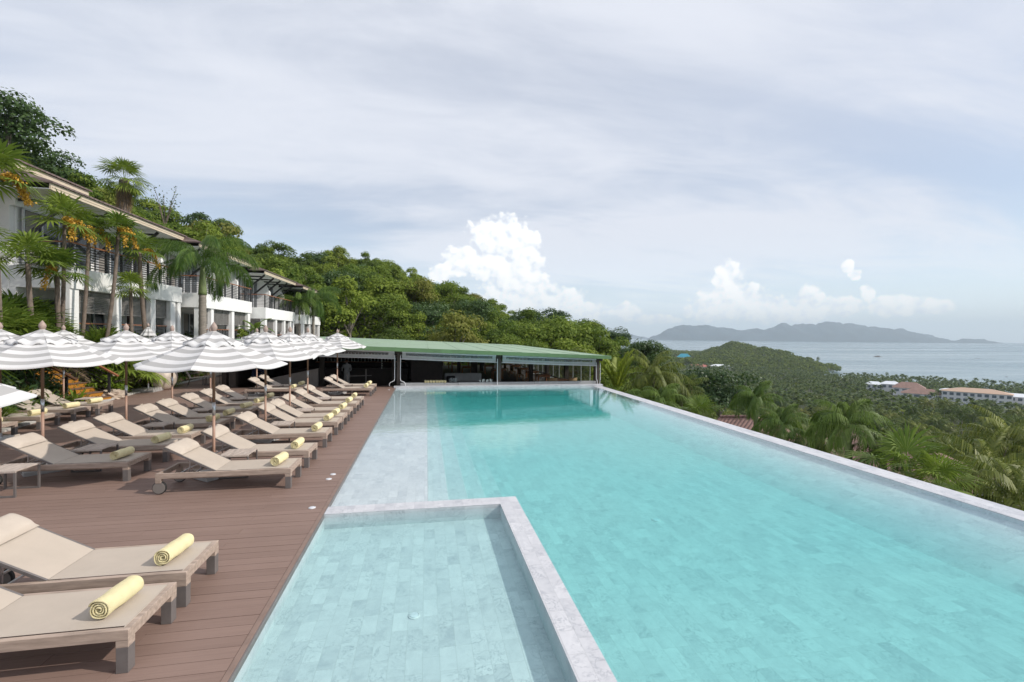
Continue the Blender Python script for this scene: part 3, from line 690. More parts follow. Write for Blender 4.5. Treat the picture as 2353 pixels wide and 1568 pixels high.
# ------------------------------------------------------------------ loungers
def make_lounger():
    """origin on the deck under the near foot corner; the head points along -x, the width along +y"""
    t = empty('sun_lounger')
    L, Wd, H = 2.05, .70, .34
    b = MB()
    for y0 in (0, Wd-.045): b.box(-L, y0, H-.085, 0, y0+.045, H)
    b.box(-.05, .045, H-.085, 0, Wd-.045, H); b.box(-L, .045, H-.085, -L+.045, Wd-.045, H-.004)
    b.box(-1.22, .045, H-.075, -1.17, Wd-.045, H-.02)
    b.box(-1.9, .048, H-.112, -.12, .058, H-.088); b.box(-1.9, Wd-.058, H-.112, -.12, Wd-.048, H-.088)
    b.build('frame', M['teak'], t, bevel=.004)
    for y0 in (0.001, Wd-.089):
        b = MB(); b.box(-.089, y0, H-.14, -.001, y0+.088, H-.087); b.mi = 1; b.box(-.088, y0+.001, 0, -.002, y0+.087, H-.14)
        b.build('leg', [M['teak'], M['leg_metal']], t, bevel=.003)
    for y0 in (0.001, Wd-.069):
        b = MB(); b.box(-L+.001, y0, H-.155, -L+.085, y0+.068, H-.086); b.build('leg', M['teak'], t, bevel=.003)
    for yc, sg in ((-.0, -1), (Wd, 1)):
        b = MB(); yy = yc+(.034 if sg < 0 else -.034)
        b.lathe([(.088, -.024), (.100, -.020), (.104, -.010), (.104, .010), (.100, .020), (.088, .024)], 28, (-L+.05, yy, .104), 'y')
        w = b.build('wheel', M['rubber'], t, smooth=False)
        b = MB(); b.lathe([(.001, -.027), (.090, -.027), (.092, -.022), (.092, .022), (.090, .027), (.001, .027)], 28, (-L+.05, yy, .104), 'y')
        b.build('hub', M['hub_grey'], w)
    # seat sling
    b = MB(); n = 14
    hx = -1.17
    for i in range(n+1):
        x = -.045+(hx+.045)*i/n
        for j in range(5):
            y = .05+(Wd-.1)*j/4; s_ = -.010*math.sin(math.pi*i/n)*math.sin(math.pi*j/4)
            b.v.append((x, y, H+.004+s_))
    for i in range(n):
        for j in range(4): q = i*5+j; b.f.append((q, q+1, q+6, q+5)); b.m.append(0)
    b.box(-.05, .03, H-.03, -.046, Wd-.03, H+.004)
    b.build('seat_sling', M['sling'], t, smooth=True)
    # raised back
    th = math.atan2(.40, .74); ex, ez = -math.cos(th), math.sin(th); LB = .855
    P = lambda s_, y, o: (hx+ex*s_-(-ez)*0+o*(ez), y, H+.006+ez*s_+o*(-ex))
    b = MB(); n = 8
    for i in range(n+1):
        for j in range(5):
            y = .055+(Wd-.11)*j/4; s_ = -.012*math.sin(math.pi*i/n)*math.sin(math.pi*j/4); b.v.append(P(LB*i/n, y, s_))
    for i in range(n):
        for j in range(4): q = i*5+j; b.f.append((q, q+1, q+6, q+5)); b.m.append(0)
    b.build('back_sling', M['sling'], t, smooth=True)
    b = MB()
    for y in (.045, Wd-.045): b.bar(P(0, y, -.014), P(LB, y, -.014), .022, .03)
    b.bar(P(LB, .034, -.014), P(LB, Wd-.034, -.014), .03, .026)
    b.bar(P(.03, .05, -.016), P(.03, Wd-.05, -.016), .02, .02)
    bf = b.build('back_frame', M['leg_metal'], t, bevel=.002)
    b = MB()
    for y in (.16, Wd-.16):
        b.bar(P(.48, y, -.03), (-1.62, y, H-.10), .016); b.bar(P(.30, y, -.03), (-1.78, y, H-.06), .012)
    b.bar((-1.62, .05, H-.10), (-1.62, Wd-.05, H-.10), .02); b.bar((-1.78, .05, H-.06), (-1.78, Wd-.05, H-.06), .018)
    b.build('support_strut', M['steel'], t)
    # pillow: cushioned wedge lying over the top of the back
    b = MB(); nx, ny = 12, 10
    for i in range(nx+1):
        for j in range(ny+1):
            u, v = i/nx, j/ny; s0 = .575+.29*u; y = .035+(Wd-.07)*v
            eu = (1-abs(2*u-1)**3.2)**.5; ev = (1-abs(2*v-1)**9)**.5
            b.v.append(P(s0, y, .012+.068*eu*ev))
    base = len(b.v)
    for i in range(nx+1):
        for j in range(ny+1):
            u, v = i/nx, j/ny; b.v.append(P(.575+.29*u, .035+(Wd-.07)*v, .006))
    for i in range(nx):
        for j in range(ny):
            q = i*(ny+1)+j; b.f.append((q, q+1, q+ny+2, q+ny+1)); b.m.append(0)
            q += base; b.f.append((q, q+ny+1, q+ny+2, q+1)); b.m.append(0)
    pl = b.build('pillow', M['pillow'], t, smooth=True)
    b = MB(); b.bar(P(LB+.012, .30, .03), P(LB+.012, Wd-.30, .03), .02, .05); b.build('pillow_strap', M['sling'], pl)
    return t
def make_towel(seed):
    rr = random.Random(seed); n = 120; turns = 3.6; L = .40; ph = rr.uniform(0, 6.28)
    th = .0105; pts = []
    for i in range(n+1):
        a = turns*2*math.pi*i/n; r = .012+.0172*a/(2*math.pi)*1.02
        sq = 1-.05*math.cos(2*(a+ph))*1.0; pts.append((r*math.cos(a+ph)*sq, r*math.sin(a+ph)*(2-sq), a))
    rows = [-.5, -.485, -.25, 0, .25, .485, .5]; b = MB(); m = n+1; R = max(math.hypot(p[0], p[1]) for p in pts)+th/2
    for ri, f in enumerate(rows):
        sh = .004 if abs(f) == .5 else 0; wob = .004*math.sin(ri*2.3+seed)
        for side in (1, -1):
            for (x, z, a) in pts:
                r = math.hypot(x, z) or 1; k = (r+side*(th*.5-sh*.8)+wob*(r/R))/r
                jit = .0025*math.sin(a*1.7+seed+ri)
                b.v.append((x*k, f*L+jit*(1 if abs(f) > .4 else 0), max(-R*.93, z*k)+R*.93))
    def idx(ri, side, i): return (ri*2+side)*m+i
    for ri in range(len(rows)-1):
        for i in range(n):
            b.f.append((idx(ri, 0, i), idx(ri, 0, i+1), idx(ri+1, 0, i+1), idx(ri+1, 0, i))); b.m.append(0)
            b.f.append((idx(ri, 1, i), idx(ri+1, 1, i), idx(ri+1, 1, i+1), idx(ri, 1, i+1))); b.m.append(0)
        b.f.append((idx(ri, 0, n), idx(ri, 1, n), idx(ri+1, 1, n), idx(ri+1, 0, n))); b.m.append(0)
        b.f.append((idx(ri, 0, 0), idx(ri+1, 0, 0), idx(ri+1, 1, 0), idx(ri, 1, 0))); b.m.append(0)
    for ri, fl in ((0, 1), (len(rows)-1, -1)):
        for i in range(n):
            q = (idx(ri, 0, i), idx(ri, 0, i+1), idx(ri, 1, i+1), idx(ri, 1, i)); b.f.append(q if fl < 0 else q[::-1]); b.m.append(0)
    return b, R
ORD = ['first', 'second', 'third', 'fourth', 'fifth', 'sixth', 'seventh', 'eighth', 'ninth', 'tenth', 'eleventh', 'twelfth']
lproto = make_lounger()
tmeshes = []
for k in range(4):
    b, TR = make_towel(k); o = b.build('rolled_towel', M['towel'], smooth=True); tmeshes.append(o)
for o in tmeshes[1:]: o.hide_render = False
TOWEL_USED = [False]*4; LUSED = [False]
def place_lounger(x, y, label, group, tl, ti, tdx=-.27, trot=.0, towel=True):
    if LUSED[0]: o = dup(lproto, (x, y, 0), RNG.uniform(-.016, .016))
    else: o = lproto; LUSED[0] = True; o.location = (x, y, 0)
    tag(o, label, 'sun lounger', group)
    if towel:
        k = ti % 4
        if TOWEL_USED[k]: w = tmeshes[k].copy(); col.objects.link(w)
        else: w = tmeshes[k]; TOWEL_USED[k] = True
        w.location = (x+tdx, y+.35, .345); w.rotation_euler = (0, 0, trot); w.scale = (1.10, .98, 1.08)
        tag(w, tl, 'towel', 'rolled yellow towels on the sun loungers')
INNER = [3.99, 4.86, 8.30, 9.51, 11.14, 12.48, 13.28, 14.40, 15.68, 16.86, 20.04, 21.17]
for i, y in enumerate(INNER):
    nm = 'nearest' if i == 0 else ORD[i]+' nearest' if i < 11 else 'farthest'
    place_lounger(-2.25, y, 'taupe teak sun lounger, %s in the row beside the pool' % nm, 'sun loungers in the row beside the pool',
                  'yellow rolled towel on the %s lounger of the poolside row' % nm, i, -.27+RNG.uniform(-.02, .02), RNG.uniform(-.12, .04))
OUTER = [9.13, 10.37, 11.34, 12.71, 13.65, 14.88, 16.03, 17.12, 20.06, 21.25]
for i, y in enumerate(OUTER):
    nm = 'nearest' if i == 0 else ORD[i]+' nearest' if i < 9 else 'farthest'
    place_lounger(-5.15, y, 'taupe teak sun lounger, %s in the middle row under the umbrellas' % nm, 'sun loungers in the middle row',
                  'yellow rolled towel on the %s lounger of the middle row' % nm, i+1, -.27+RNG.uniform(-.02, .02), RNG.uniform(-.3, .0))
LEFT = [12.95, 14.25, 15.45, 16.45]
for i, y in enumerate(LEFT):
    nm = ['nearest', 'second', 'third', 'farthest'][i]
    place_lounger(-10.1 if i else -10.15, y, 'taupe teak sun lounger, %s of the four in the left row by the stairs' % nm, 'sun loungers in the left row',
                  'yellow rolled towel on the %s lounger of the left row' % nm, i+2, -.3, -.25)

# ------------------------------------------------------------------ side tables
def make_table():
    t = empty('side_table'); w = .50; h = .42
    b = MB()
    for k in range(6): x = -w/2+.008+k*(w-.016)/6; b.box(x, -w/2+.03, h-.022, x+(w-.016)/6-.006, w/2-.03, h)
    b.box(-w/2, -w/2, h-.03, w/2, -w/2+.028, h+.001); b.box(-w/2, w/2-.028, h-.03, w/2, w/2, h+.001)
    b.build('table_top', M['teak_slat'], t, bevel=.002)
    for s_ in (-1, 1):
        b = MB(); y = s_*(w/2-.014)
        b.bar((-w/2+.014, y, 0), (-w/2+.014, y, h-.031), .026, .026); b.bar((w/2-.014, y, 0), (w/2-.014, y, h-.031), .026, .026)
        b.bar((-w/2+.028, y, .014), (w/2-.028, y, .014), .024, .026); b.build('leg_frame', M['leg_metal'], t)
    return t
tproto = make_table(); TU = [False]
def place_table(x, y, rz, label, scale=1.0):
    if TU[0]: o = dup(tproto, (x, y, 0), rz)
    else: o = tproto; TU[0] = True; o.location = (x, y, 0); o.rotation_euler = (0, 0, rz)
    tag(o, label, 'side table', 'low slatted tables beside the loungers')
place_table(-3.42, 9.27, .02, 'slatted side table beside the umbrella pole behind the third poolside lounger')
place_table(-3.50, 12.13, .02, 'slatted side table between the fifth and sixth poolside loungers')
place_table(-3.50, 14.19, .0, 'slatted side table between the seventh and eighth poolside loungers')
place_table(-3.50, 16.62, .0, 'slatted side table between the ninth and tenth poolside loungers')
place_table(-3.45, 20.95, .0, 'slatted side table between the two farthest poolside loungers')
place_table(-6.62, 8.75, .02, 'slatted side table at the left frame edge in front of the middle row')
place_table(-6.25, 10.10, .0, 'slatted side table between the two nearest loungers of the middle row')
place_table(-6.35, 12.38, .0, 'slatted side table between the third and fourth middle row loungers')
place_table(-6.35, 14.60, .0, 'slatted side table between the fifth and sixth middle row loungers')
place_table(-6.30, 16.92, .0, 'slatted side table between the seventh and eighth middle row loungers')
place_table(-6.30, 20.95, .0, 'slatted side table between the two farthest middle row loungers')
place_table(-11.0, 17.45, .05, 'grey side table at the foot of the orange stairs')

# ------------------------------------------------------------------ umbrellas
def canopy_mesh(name, R, za, ze, s0, s1, lift, mtl, parent, wavy=0.0, ns=16, nc=8, hem=.0):
    V = []; A = []; Q = []
    for k in range(8):
        a0, a1 = math.pi/4*k, math.pi/4*(k+1)
        for i in range(ns+1):
            s_ = s0+(s1-s0)*i/ns; r = R*s_
            zz = za-(za-ze)*(s_**0.93)+lift
            for j in range(nc+1):
                t = j/nc; x = r*((1-t)*math.cos(a0)+t*math.cos(a1)); y = r*((1-t)*math.sin(a0)+t*math.sin(a1))
                sag = math.sin(math.pi*t)
                z = zz-.055*sag*s_*s_ - .035*sag*s_*(1-s_)*2
                x *= 1-.035*sag*s_; y *= 1-.035*sag*s_
                if wavy:
                    z += wavy*math.sin(2*math.pi*t*1.5+k*1.1)*max(0, (i/ns-.5))*2
                    x *= 1+.03*math.sin(2*math.pi*t*2+k)*max(0, i/ns-.6); 
                V.append((x, y, z)); A.append((1.0-s_)/0.182 if lift < .02 else (s1-s_)/0.182+.02)
    m = (ns+1)*(nc+1)
    for k in range(8):
        for i in range(ns):
            for j in range(nc): q = k*m+i*(nc+1)+j; Q.append((q, q+nc+1, q+nc+2, q+1))
    # hem hanging down from the outer edge
    if hem:
        base = len(V)
        for k in range(8):
            for j in range(nc+1):
                x, y, z = V[k*m+ns*(nc+1)+j]; V.append((x*.995, y*.995, z-hem)); A.append(.2)
        for k in range(8):
            for j in range(nc): a = k*m+ns*(nc+1)+j; c = base+k*(nc+1)+j; Q.append((a, c, c+1, a+1))
    o = npobj(name, V, Q, mtl, parent, smooth=True)
    at = o.data.attributes.new('stripe', 'FLOAT', 'POINT'); at.data.foreach_set('value', A)
    return o
def make_umbrella():
    t = empty('patio_umbrella'); R, za, ze = 1.23, 2.64, 2.06
    b = MB(); b.lathe([(.024, .09), (.024, 1.12)], 14); b.build('lower_pole', M['pole_wood'], t, smooth=True)
    b = MB(); b.lathe([(.027, 1.12), (.027, 1.36)], 14); b.build('metal_sleeve', M['steel'], t, smooth=True)
    b = MB(); b.lathe([(.025, 1.36), (.025, 2.64)], 14); b.build('upper_pole', M['pole_dark'], t, smooth=True)
    cn = canopy_mesh('canopy', R, za, ze, 0.27, 1.0, 0, M['striped_canvas'], t, hem=.02)
    canopy_mesh('vent', R, za, ze, 0.01, 0.40, .045, M['striped_canvas'], cn, wavy=.028, ns=10, hem=.03)
    b = MB(); b.lathe([(.030, 2.64), (.034, 2.66), (.046, 2.685), (.056, 2.72), (.055, 2.745), (.042, 2.775), (.018, 2.815), (.003, 2.835)], 16)
    b.build('finial', M['finial'], t, smooth=True)
    b = MB(); b.lathe([(.045, 1.98), (.05, 1.99), (.05, 2.06), (.045, 2.07)], 12); b.build('runner_hub', M['white_metal'], t)
    for k in range(8):
        a = math.pi/4*k; c, s_ = math.cos(a), math.sin(a)
        b = MB(); zr = lambda q: za-(za-ze)*(q**.93)-.018
        b.bar((c*.04, s_*.04, zr(.03)-.01), (c*R*.5, s_*R*.5, zr(.5)-.003), .014, .02); b.bar((c*R*.5, s_*R*.5, zr(.5)-.003), (c*R*.97, s_*R*.97, zr(.97)), .014, .02)
        b.bar((c*.05, s_*.05, 2.04), (c*R*.5, s_*R*.5, zr(.5)-.012), .012, .016)
        b.build('rib', M['pole_dark'], t)
    b = MB(); b.box(-.28, -.28, 0, .28, .28, .075); b.mi = 1; b.lathe([(.045, .075), (.04, .10), (.032, .20)], 12)
    b.build('base', [M['base_stone'], M['steel']], t, bevel=.006)
    return t
uproto = make_umbrella(); UU = [False]
def place_umb(x, y, rot, label, sc_=1.0, z=0):
    if UU[0]: o = dup(uproto, (x, y, z), rot)
    else: o = uproto; UU[0] = True; o.location = (x, y, z); o.rotation_euler = (0, 0, rot)
    tag(o, label, 'umbrella', 'open striped umbrellas over the loungers')
    if sc_ != 1: o.scale = (sc_, sc_, 1)
br_ = rad(-37)
place_umb(-4.62, 4.42, br_+.25, 'striped umbrella cut by the left frame edge with only its white corner showing', 1.0)
place_umb(-3.83, 9.25, br_, 'largest grey and white striped umbrella, nearest of the poolside row')
place_umb(-3.87, 12.12, br_+.35, 'striped umbrella second nearest in the poolside row')
place_umb(-3.88, 14.2, br_+.1, 'striped umbrella third nearest in the poolside row')
place_umb(-3.97, 16.6, br_-.1, 'striped umbrella fourth nearest in the poolside row')
place_umb(-3.80, 20.95, br_+.2, 'striped umbrella farthest in the poolside row, in front of the green roof')
place_umb(-7.08, 10.05, br_-.2, 'large striped umbrella nearest in the middle row at the left')
place_umb(-7.02, 12.38, br_+.05, 'striped umbrella second in the middle row before the lime bush')
place_umb(-7.15, 14.65, br_+.3, 'striped umbrella third in the middle row with a loose cord on it')
place_umb(-7.12, 16.95, br_+.0, 'striped umbrella hidden behind the largest one in the middle of the deck')
place_umb(-6.98, 20.8, br_+.15, 'small striped umbrella farthest in the middle row by the kneeling man')
place_umb(-11.5, 17.15, br_+.2, 'striped umbrella in front of the orange stairs')
place_umb(-9.95, 12.9, br_+.1, 'striped umbrella at the left frame edge behind the large one')
def folded_umbrella():
    t = empty('folded_umbrella', (-12.05, 22.75, 0)); tag(t, 'closed striped umbrella on a square stone base next to the big planter jar', 'umbrella')
    b = MB(); b.lathe([(.024, .18), (.024, 1.3)], 12); b.build('lower_pole', M['pole_wood'], t, smooth=True)
    b = MB(); b.lathe([(.026, 1.3), (.026, 1.5)], 12); b.build('metal_sleeve', M['steel'], t, smooth=True)
    b = MB(); b.lathe([(.024, 1.5), (.024, 2.85)], 12); b.build('upper_pole', M['pole_dark'], t, smooth=True)
    V = []; A = []; Q = []; n = 48; prof = [(.04, 2.84), (.10, 2.74), (.20, 2.56), (.25, 2.46), (.26, 2.44), (.15, 2.43), (.17, 2.2), (.19, 1.9), (.17, 1.65), (.12, 1.5), (.14, 1.42)]
    for i, (r, z) in enumerate(prof):
        for k in range(n):
            a = 2*math.pi*k/n; q = r*(1+.22*math.cos(8*a+i*.3)*(r > .05)); V.append((q*math.cos(a), q*math.sin(a), z+.02*math.sin(8*a)*(i in (4, 10)))); A.append((2.9-z)/.17)
    for i in range(len(prof)-1):
        for k in range(n): Q.append((i*n+k, (i+1)*n+k, (i+1)*n+(k+1) % n, i*n+(k+1) % n))
    o = npobj('canopy', V, Q, M['striped_canvas'], t, smooth=True); at = o.data.attributes.new('stripe', 'FLOAT', 'POINT'); at.data.foreach_set('value', A)
    b = MB(); b.lathe([(.028, 2.85), (.05, 2.90), (.052, 2.93), (.03, 2.98), (.003, 3.02)], 14); b.build('finial', M['finial'], t, smooth=True)
    b = MB(); b.box(-.42, -.42, 0, .42, .42, .15); b.mi = 1; b.lathe([(.05, .15), (.045, .18), (.034, .36)], 12); b.build('base', [M['base_stone'], M['steel']], t, bevel=.008)
folded_umbrella()

# ------------------------------------------------------------------ hotel building: stepped two storey blocks
def villa(Xf, Ya, Yb, zs, ze, zf, label, cols, doors, first=False, roof_ext=(1.0, 1.0), Xw=1.9, back=7.0):
    """Xf front plane of the balcony band, zs its top, ze the eave, zf the ground floor"""
    t = empty('hotel_block', (Xf-Xw, (Ya+Yb)/2, zf)); tag(t, label, 'building', 'stepped blocks of the white hotel')
    ox, oy, oz = t.location
    def put(b, name, m, parent=t, **kw):
        b.v = [(x-ox, y-oy, z-oz) for x, y, z in b.v]
        return b.build(name, m, parent, **kw)
    xw = Xf-Xw; sb = zs-.86
    b = MB()
    # lower rear wall, upper rear wall with openings left for the doors, end walls
    b.box(xw-.2, Ya, zf-1.2, xw, Yb, sb); b.box(xw-back, Ya+.003, zf-1.2, xw-.2, Ya+.22, ze+.2); b.box(xw-back, Yb-.22, zf-1.2, xw-.2, Yb-.003, ze+.2)
    b.box(xw-.2, Ya+.002, zs+2.35, xw+.001, Yb-.002, ze+.45); b.box(xw-.2, Ya+.222, zs-.2, xw-.12, Yb-.222, zs+2.35)
    put(b, 'wall', M['white_wall'])
    b = MB(); b.box(xw-.19, Ya-.001, sb+.003, Xf, Yb+.001, zs); put(b, 'balcony_slab', M['white_wall'], bevel=.01)
    b = MB(); b.box(xw-.3, Ya, zf-.25, Xf+.25, Yb, zf); put(b, 'terrace_floor', M['base_stone'])
    # fins that divide the balconies, cut to a slope at the top
    for y in ((Yb-.15,) if Yb-Ya > 8.2 else ((Ya+Yb)/2, Yb-.15)):
        for (za_, zb_, xo) in ((zs, ze+.1, .95),):
            b = MB(); y0, y1 = y-.13, y+.13
            prof = [(xw+.002, za_), (xw+.95, za_), (xw+.95, za_+1.5), (xw+.45, zb_-.25), (xw+.45, zb_), (xw+.002, zb_)]
            vs = [(px, y0, pz) for px, pz in prof]+[(px, y1, pz) for px, pz in prof]; n = len(prof)
            b.add(vs, [tuple(range(n)), tuple(range(2*n-1, n-1, -1))]+[(i, n+i, n+(i+1) % n, (i+1) % n) for i in range(n)])
            put(b, 'dividing_fin', M['white_wall'])
    # ground floor columns and louvres
    for (y, w) in cols:
        b = MB(); b.box(Xf-.42, y-w/2, zf-.9, Xf-.06, y+w/2, sb+.002); put(b, 'column', M['white_wall'], bevel=.012)
    for (y, w), (y2, w2) in zip(cols, cols[1:]):
        a0, a1 = y+w/2+.05, y2-w2/2-.02
        if a1-a0 < .5: continue
        b = MB(); n = int((sb-(sb-.95))/.075)
        for k in range(12):
            z = sb-.06-k*.072; b.bar((Xf-.30, a0, z), (Xf-.30, a1, z), .05, .045, up=(0.5, 0, 1))
        m_ = max(1, round((a1-a0)/.95))
        for k in range(m_+1): yy = a0+(a1-a0)*k/m_; b.box(Xf-.335, yy-.02, sb-.93, Xf-.265, yy+.02, sb-.001)
        b.box(Xf-.34, a0, sb-.95, Xf-.26, a1, sb-.905)
        put(b, 'louver_screen', M['louver'])
        b = MB(); b.box(Xf-.34, a0, zf+.98, Xf-.24, a1, zf+1.03); h = put(b, 'low_railing', M['handrail_wood'])
        b = MB()
        for k in range(6): b.box(Xf-.30, a0, zf+.12+k*.15, Xf-.285, a1, zf+.14+k*.15)
        for k in range(m_+1): yy = a0+(a1-a0)*k/m_; b.box(Xf-.31, yy-.02, zf, Xf-.275, yy+.02, zf+.979)
        put(b, 'bars', M['dark_metal'], h)
    # doors and windows, lower and upper
    def glazed(y0, y1, z0, z1, n, name='sliding_door', cur=False):
        b = MB(); x = xw
        b.box(x-.02, y0, z1-.06, x+.05, y1, z1); b.box(x-.02, y0, z0, x+.05, y1, z0+.05)
        for k in range(n+1): yy = y0+(y1-y0)*k/n; b.box(x-.021, yy-.035, z0+.051, x+.051, yy+.035, z1-.061)
        f = put(b, name, M['door_frame'])
        b = MB(); b.box(x-.01, y0+.03, z0+.04, x+.012, y1-.03, z1-.05); put(b, 'pane', M['window_glass'], f)
        if cur:
            b = MB(); b.box(x+.013, y0+.1, z0+.06, x+.02, y0+(y1-y0)/n*.8, z1-.08); put(b, 'curtain', M['curtain'], f)
    for (kind, y0, y1) in doors:
        if kind == 'g': glazed(y0, y1, zf+.02, zf+2.05, max(2, round((y1-y0)/.75)), cur=True)
        else:
            b = MB(); b.box(xw-.02, y0, zf+.02, xw+.04, y1, zf+2.1); d = put(b, 'brown_door', M['door_brown'])
            b = MB(); b.box(xw+.041, y0+.06, zf+1.0, xw+.08, y0+.09, zf+1.16); put(b, 'handle', M['steel'], d)
    m2 = (Ya+Yb)/2
    for (q0, q1) in ((Ya+.35, m2-.3), (m2+.3, Yb-.35)):
        glazed(q0, q1, zs+.02, zs+2.34, max(3, round((q1-q0)/.8)), cur=True)
    # balcony railing
    b = MB(); b.box(Xf-.12, Ya, zs+.98, Xf-.03, Yb, zs+1.03); b.box(xw+.02, Ya, zs+.98, Xf-.121, Ya+.09, zs+1.03); r = put(b, 'railing', M['handrail_wood'])
    b = MB(); n = max(2, round((Yb-Ya)/1.1))
    for k in range(n+1): yy = Ya+.05+(Yb-Ya-.1)*k/n; b.box(Xf-.11, yy-.045, zs, Xf-.04, yy+.045, zs+.979)
    for k in range(8): b.box(Xf-.09, Ya+.02, zs+.09+k*.11, Xf-.06, Yb-.02, zs+.128+k*.11); b.box(xw+.05, Ya+.03, zs+.10+k*.11, Xf-.09, Ya+.05, zs+.122+k*.11)
    put(b, 'bars', M['dark_metal'], r)
    # braces from the fins up to the eave
    for y in (Ya+.15, Ya+(Yb-Ya)*.28, m2, Ya+(Yb-Ya)*.74, Yb-.15):
        b = MB(); b.bar((xw+.25, y, zs+1.15), (Xf-.12, y, ze-.05), .10, .12); b.bar((xw+.02, y, ze-.18), (Xf-.35, y, ze-.18), .08, .10); put(b, 'roof_brace', M['dark_metal'])
    # roof: fascia, soffit, tiles rising away from the pool
    e0, e1 = Ya-roof_ext[0], Yb+roof_ext[1]
    b = MB(); b.box(Xf-.03, e0, ze-.02, Xf+.04, e1, ze+.24); b.box(Xf+.041, e0-.001, ze+.08, Xf+.055, e1+.001, ze+.10); b.box(Xf-.03, e0-.05, ze, Xf+.035, e0-.002, ze+.22)
    put(b, 'fascia', M['cream_fascia'])
    b = MB(); b.box(xw-.3, e0, ze+.02, Xf-.031, e1, ze+.05); put(b, 'soffit', M['white_wall'])
    b = MB(); dx = 5.2; rz = dx*.36
    b.add([(Xf+.12, e0-.1, ze+.23), (Xf+.12, e1+.1, ze+.23), (Xf-dx, e1-1.6, ze+.23+rz), (Xf-dx, e0+1.6, ze+.23+rz), (Xf-2*dx, e1+.1, ze+.2), (Xf-2*dx, e0-.1, ze+.2),
           (Xf+.12, e0-.1, ze+.30), (Xf+.12, e1+.1, ze+.30), (Xf-dx, e1-1.6, ze+.30+rz), (Xf-dx, e0+1.6, ze+.30+rz), (Xf-2*dx, e1+.1, ze+.27), (Xf-2*dx, e0-.1, ze+.27)],
          [(6, 7, 8, 9), (9, 8, 10, 11), (7, 10, 8), (6, 9, 11), (0, 1, 7, 6), (0, 3, 2, 1), (1, 2, 4), (0, 5, 3), (3, 5, 4, 2), (1, 4, 10, 7), (0, 6, 11, 5), (5, 11, 10, 4)])
    put(b, 'tiled_roof', M['roof_tiles'])
    return t
villa(-14.0, 21.3, 29.75, 5.20, 7.98, 1.95, 'nearest white two storey hotel block half hidden by tall palms',
      [(21.55, .5), (24.3, .35), (27.0, .45), (28.9, .5), (29.55, .34)], [('g', 21.9, 23.9), ('g', 24.8, 26.3), ('d', 26.6, 27.6), ('d', 28.1, 28.5)], roof_ext=(1.0, .2))
villa(-13.1, 30.0, 38.0, 4.95, 7.62, 1.80, 'second white hotel block with a palm trunk in front of its balcony',
      [(30.3, .5), (31.6, .35), (34.7, .4), (37.6, .45)], [('d', 30.5, 31.3), ('g', 31.9, 34.3), ('g', 35.1, 36.4)], roof_ext=(.2, .2))
villa(-12.2, 38.2, 46.3, 4.57, 7.14, 1.45, 'third white hotel block with a row of slim square columns',
      [(38.5, .4), (41.0, .38), (43.3, .38), (45.1, .3), (46.0, .34)], [('g', 38.8, 40.7), ('g', 41.3, 42.4), ('d', 42.5, 43.1), ('d', 43.9, 44.8)], roof_ext=(.2, .2))
villa(-11.5, 46.5, 53.5, 4.37, 6.85, 1.30, 'farthest small white hotel block behind the drooping feathery palm',
      [(46.8, .4), (49.2, .35), (51.2, .35), (53.2, .4)], [('d', 47.3, 48.0), ('g', 49.6, 51.0)], roof_ext=(.2, .2))
def upper_roof():
    t = empty('upper_roof_block', (-17.5, 21, 8)); tag(t, 'raised second roof with cream fascia above the nearest hotel block', 'building')
    o = t.location
    b = MB(); b.box(-16.2, 14.0, 9.12, -16.1, 25.6, 9.38); b.v = [(x-o.x, y-o.y, z-o.z) for x, y, z in b.v]; b.build('fascia', M['cream_fascia'], t)
    b = MB(); b.box(-19.5, 14.4, 7.6, -16.5, 25.2, 9.12); b.v = [(x-o.x, y-o.y, z-o.z) for x, y, z in b.v]; b.build('wall', M['white_wall'], t)
    b = MB(); b.add([(-16.0, 13.9, 9.382), (-16.0, 25.7, 9.382), (-19.5, 25.7, 10.2), (-19.5, 13.9, 10.2), (-16.0, 13.9, 9.45), (-16.0, 25.7, 9.45), (-19.5, 25.7, 10.27), (-19.5, 13.9, 10.27)],
                    [(0, 3, 2, 1), (4, 5, 6, 7), (0, 1, 5, 4), (1, 2, 6, 5), (2, 3, 7, 6), (3, 0, 4, 7)])
    b.v = [(x-o.x, y-o.y, z-o.z) for x, y, z in b.v]; b.build('tiled_roof', M['roof_tiles'], t)
upper_roof()

# ------------------------------------------------------------------ restaurant pavilion beyond the pool
PF = -0.62
def rz_(x): return 1.60+.036*(9.3-x)
pav = empty('restaurant_pavilion', (0, 24, PF)); tag(pav, 'low open restaurant pavilion with a flat green roof at the far end of the pool', 'pavilion')
def pput(b, name, m, parent=pav, **kw):
    b.v = [(x, y-24, z-PF) for x, y, z in b.v]; return b.build(name, m, parent, **kw)
XA, XB, YA_, YB_ = -10.0, 9.55, 22.75, 48.5
b = MB()
b.add([(XA, YA_, rz_(XA)-.06), (XB, YA_, rz_(XB)-.06), (XB, YB_, rz_(XB)-.06), (XA, YB_, rz_(XA)-.06), (XA, YA_, rz_(XA)), (XB, YA_, rz_(XB)), (XB, YB_, rz_(XB)), (XA, YB_, rz_(XA))],
      [(0, 3, 2, 1), (4, 5, 6, 7), (0, 1, 5, 4), (1, 2, 6, 5), (2, 3, 7, 6), (3, 0, 4, 7)]); rf = pput(b, 'roof', M['roof_green'])
b = MB()
for k in range(13): x = XA+.8+k*1.55; b.bar((x, YA_+.02, rz_(x)+.006), (x, YB_, rz_(x)+.006), .05, .018)
pput(b, 'roof_seam', M['roof_green'], rf)
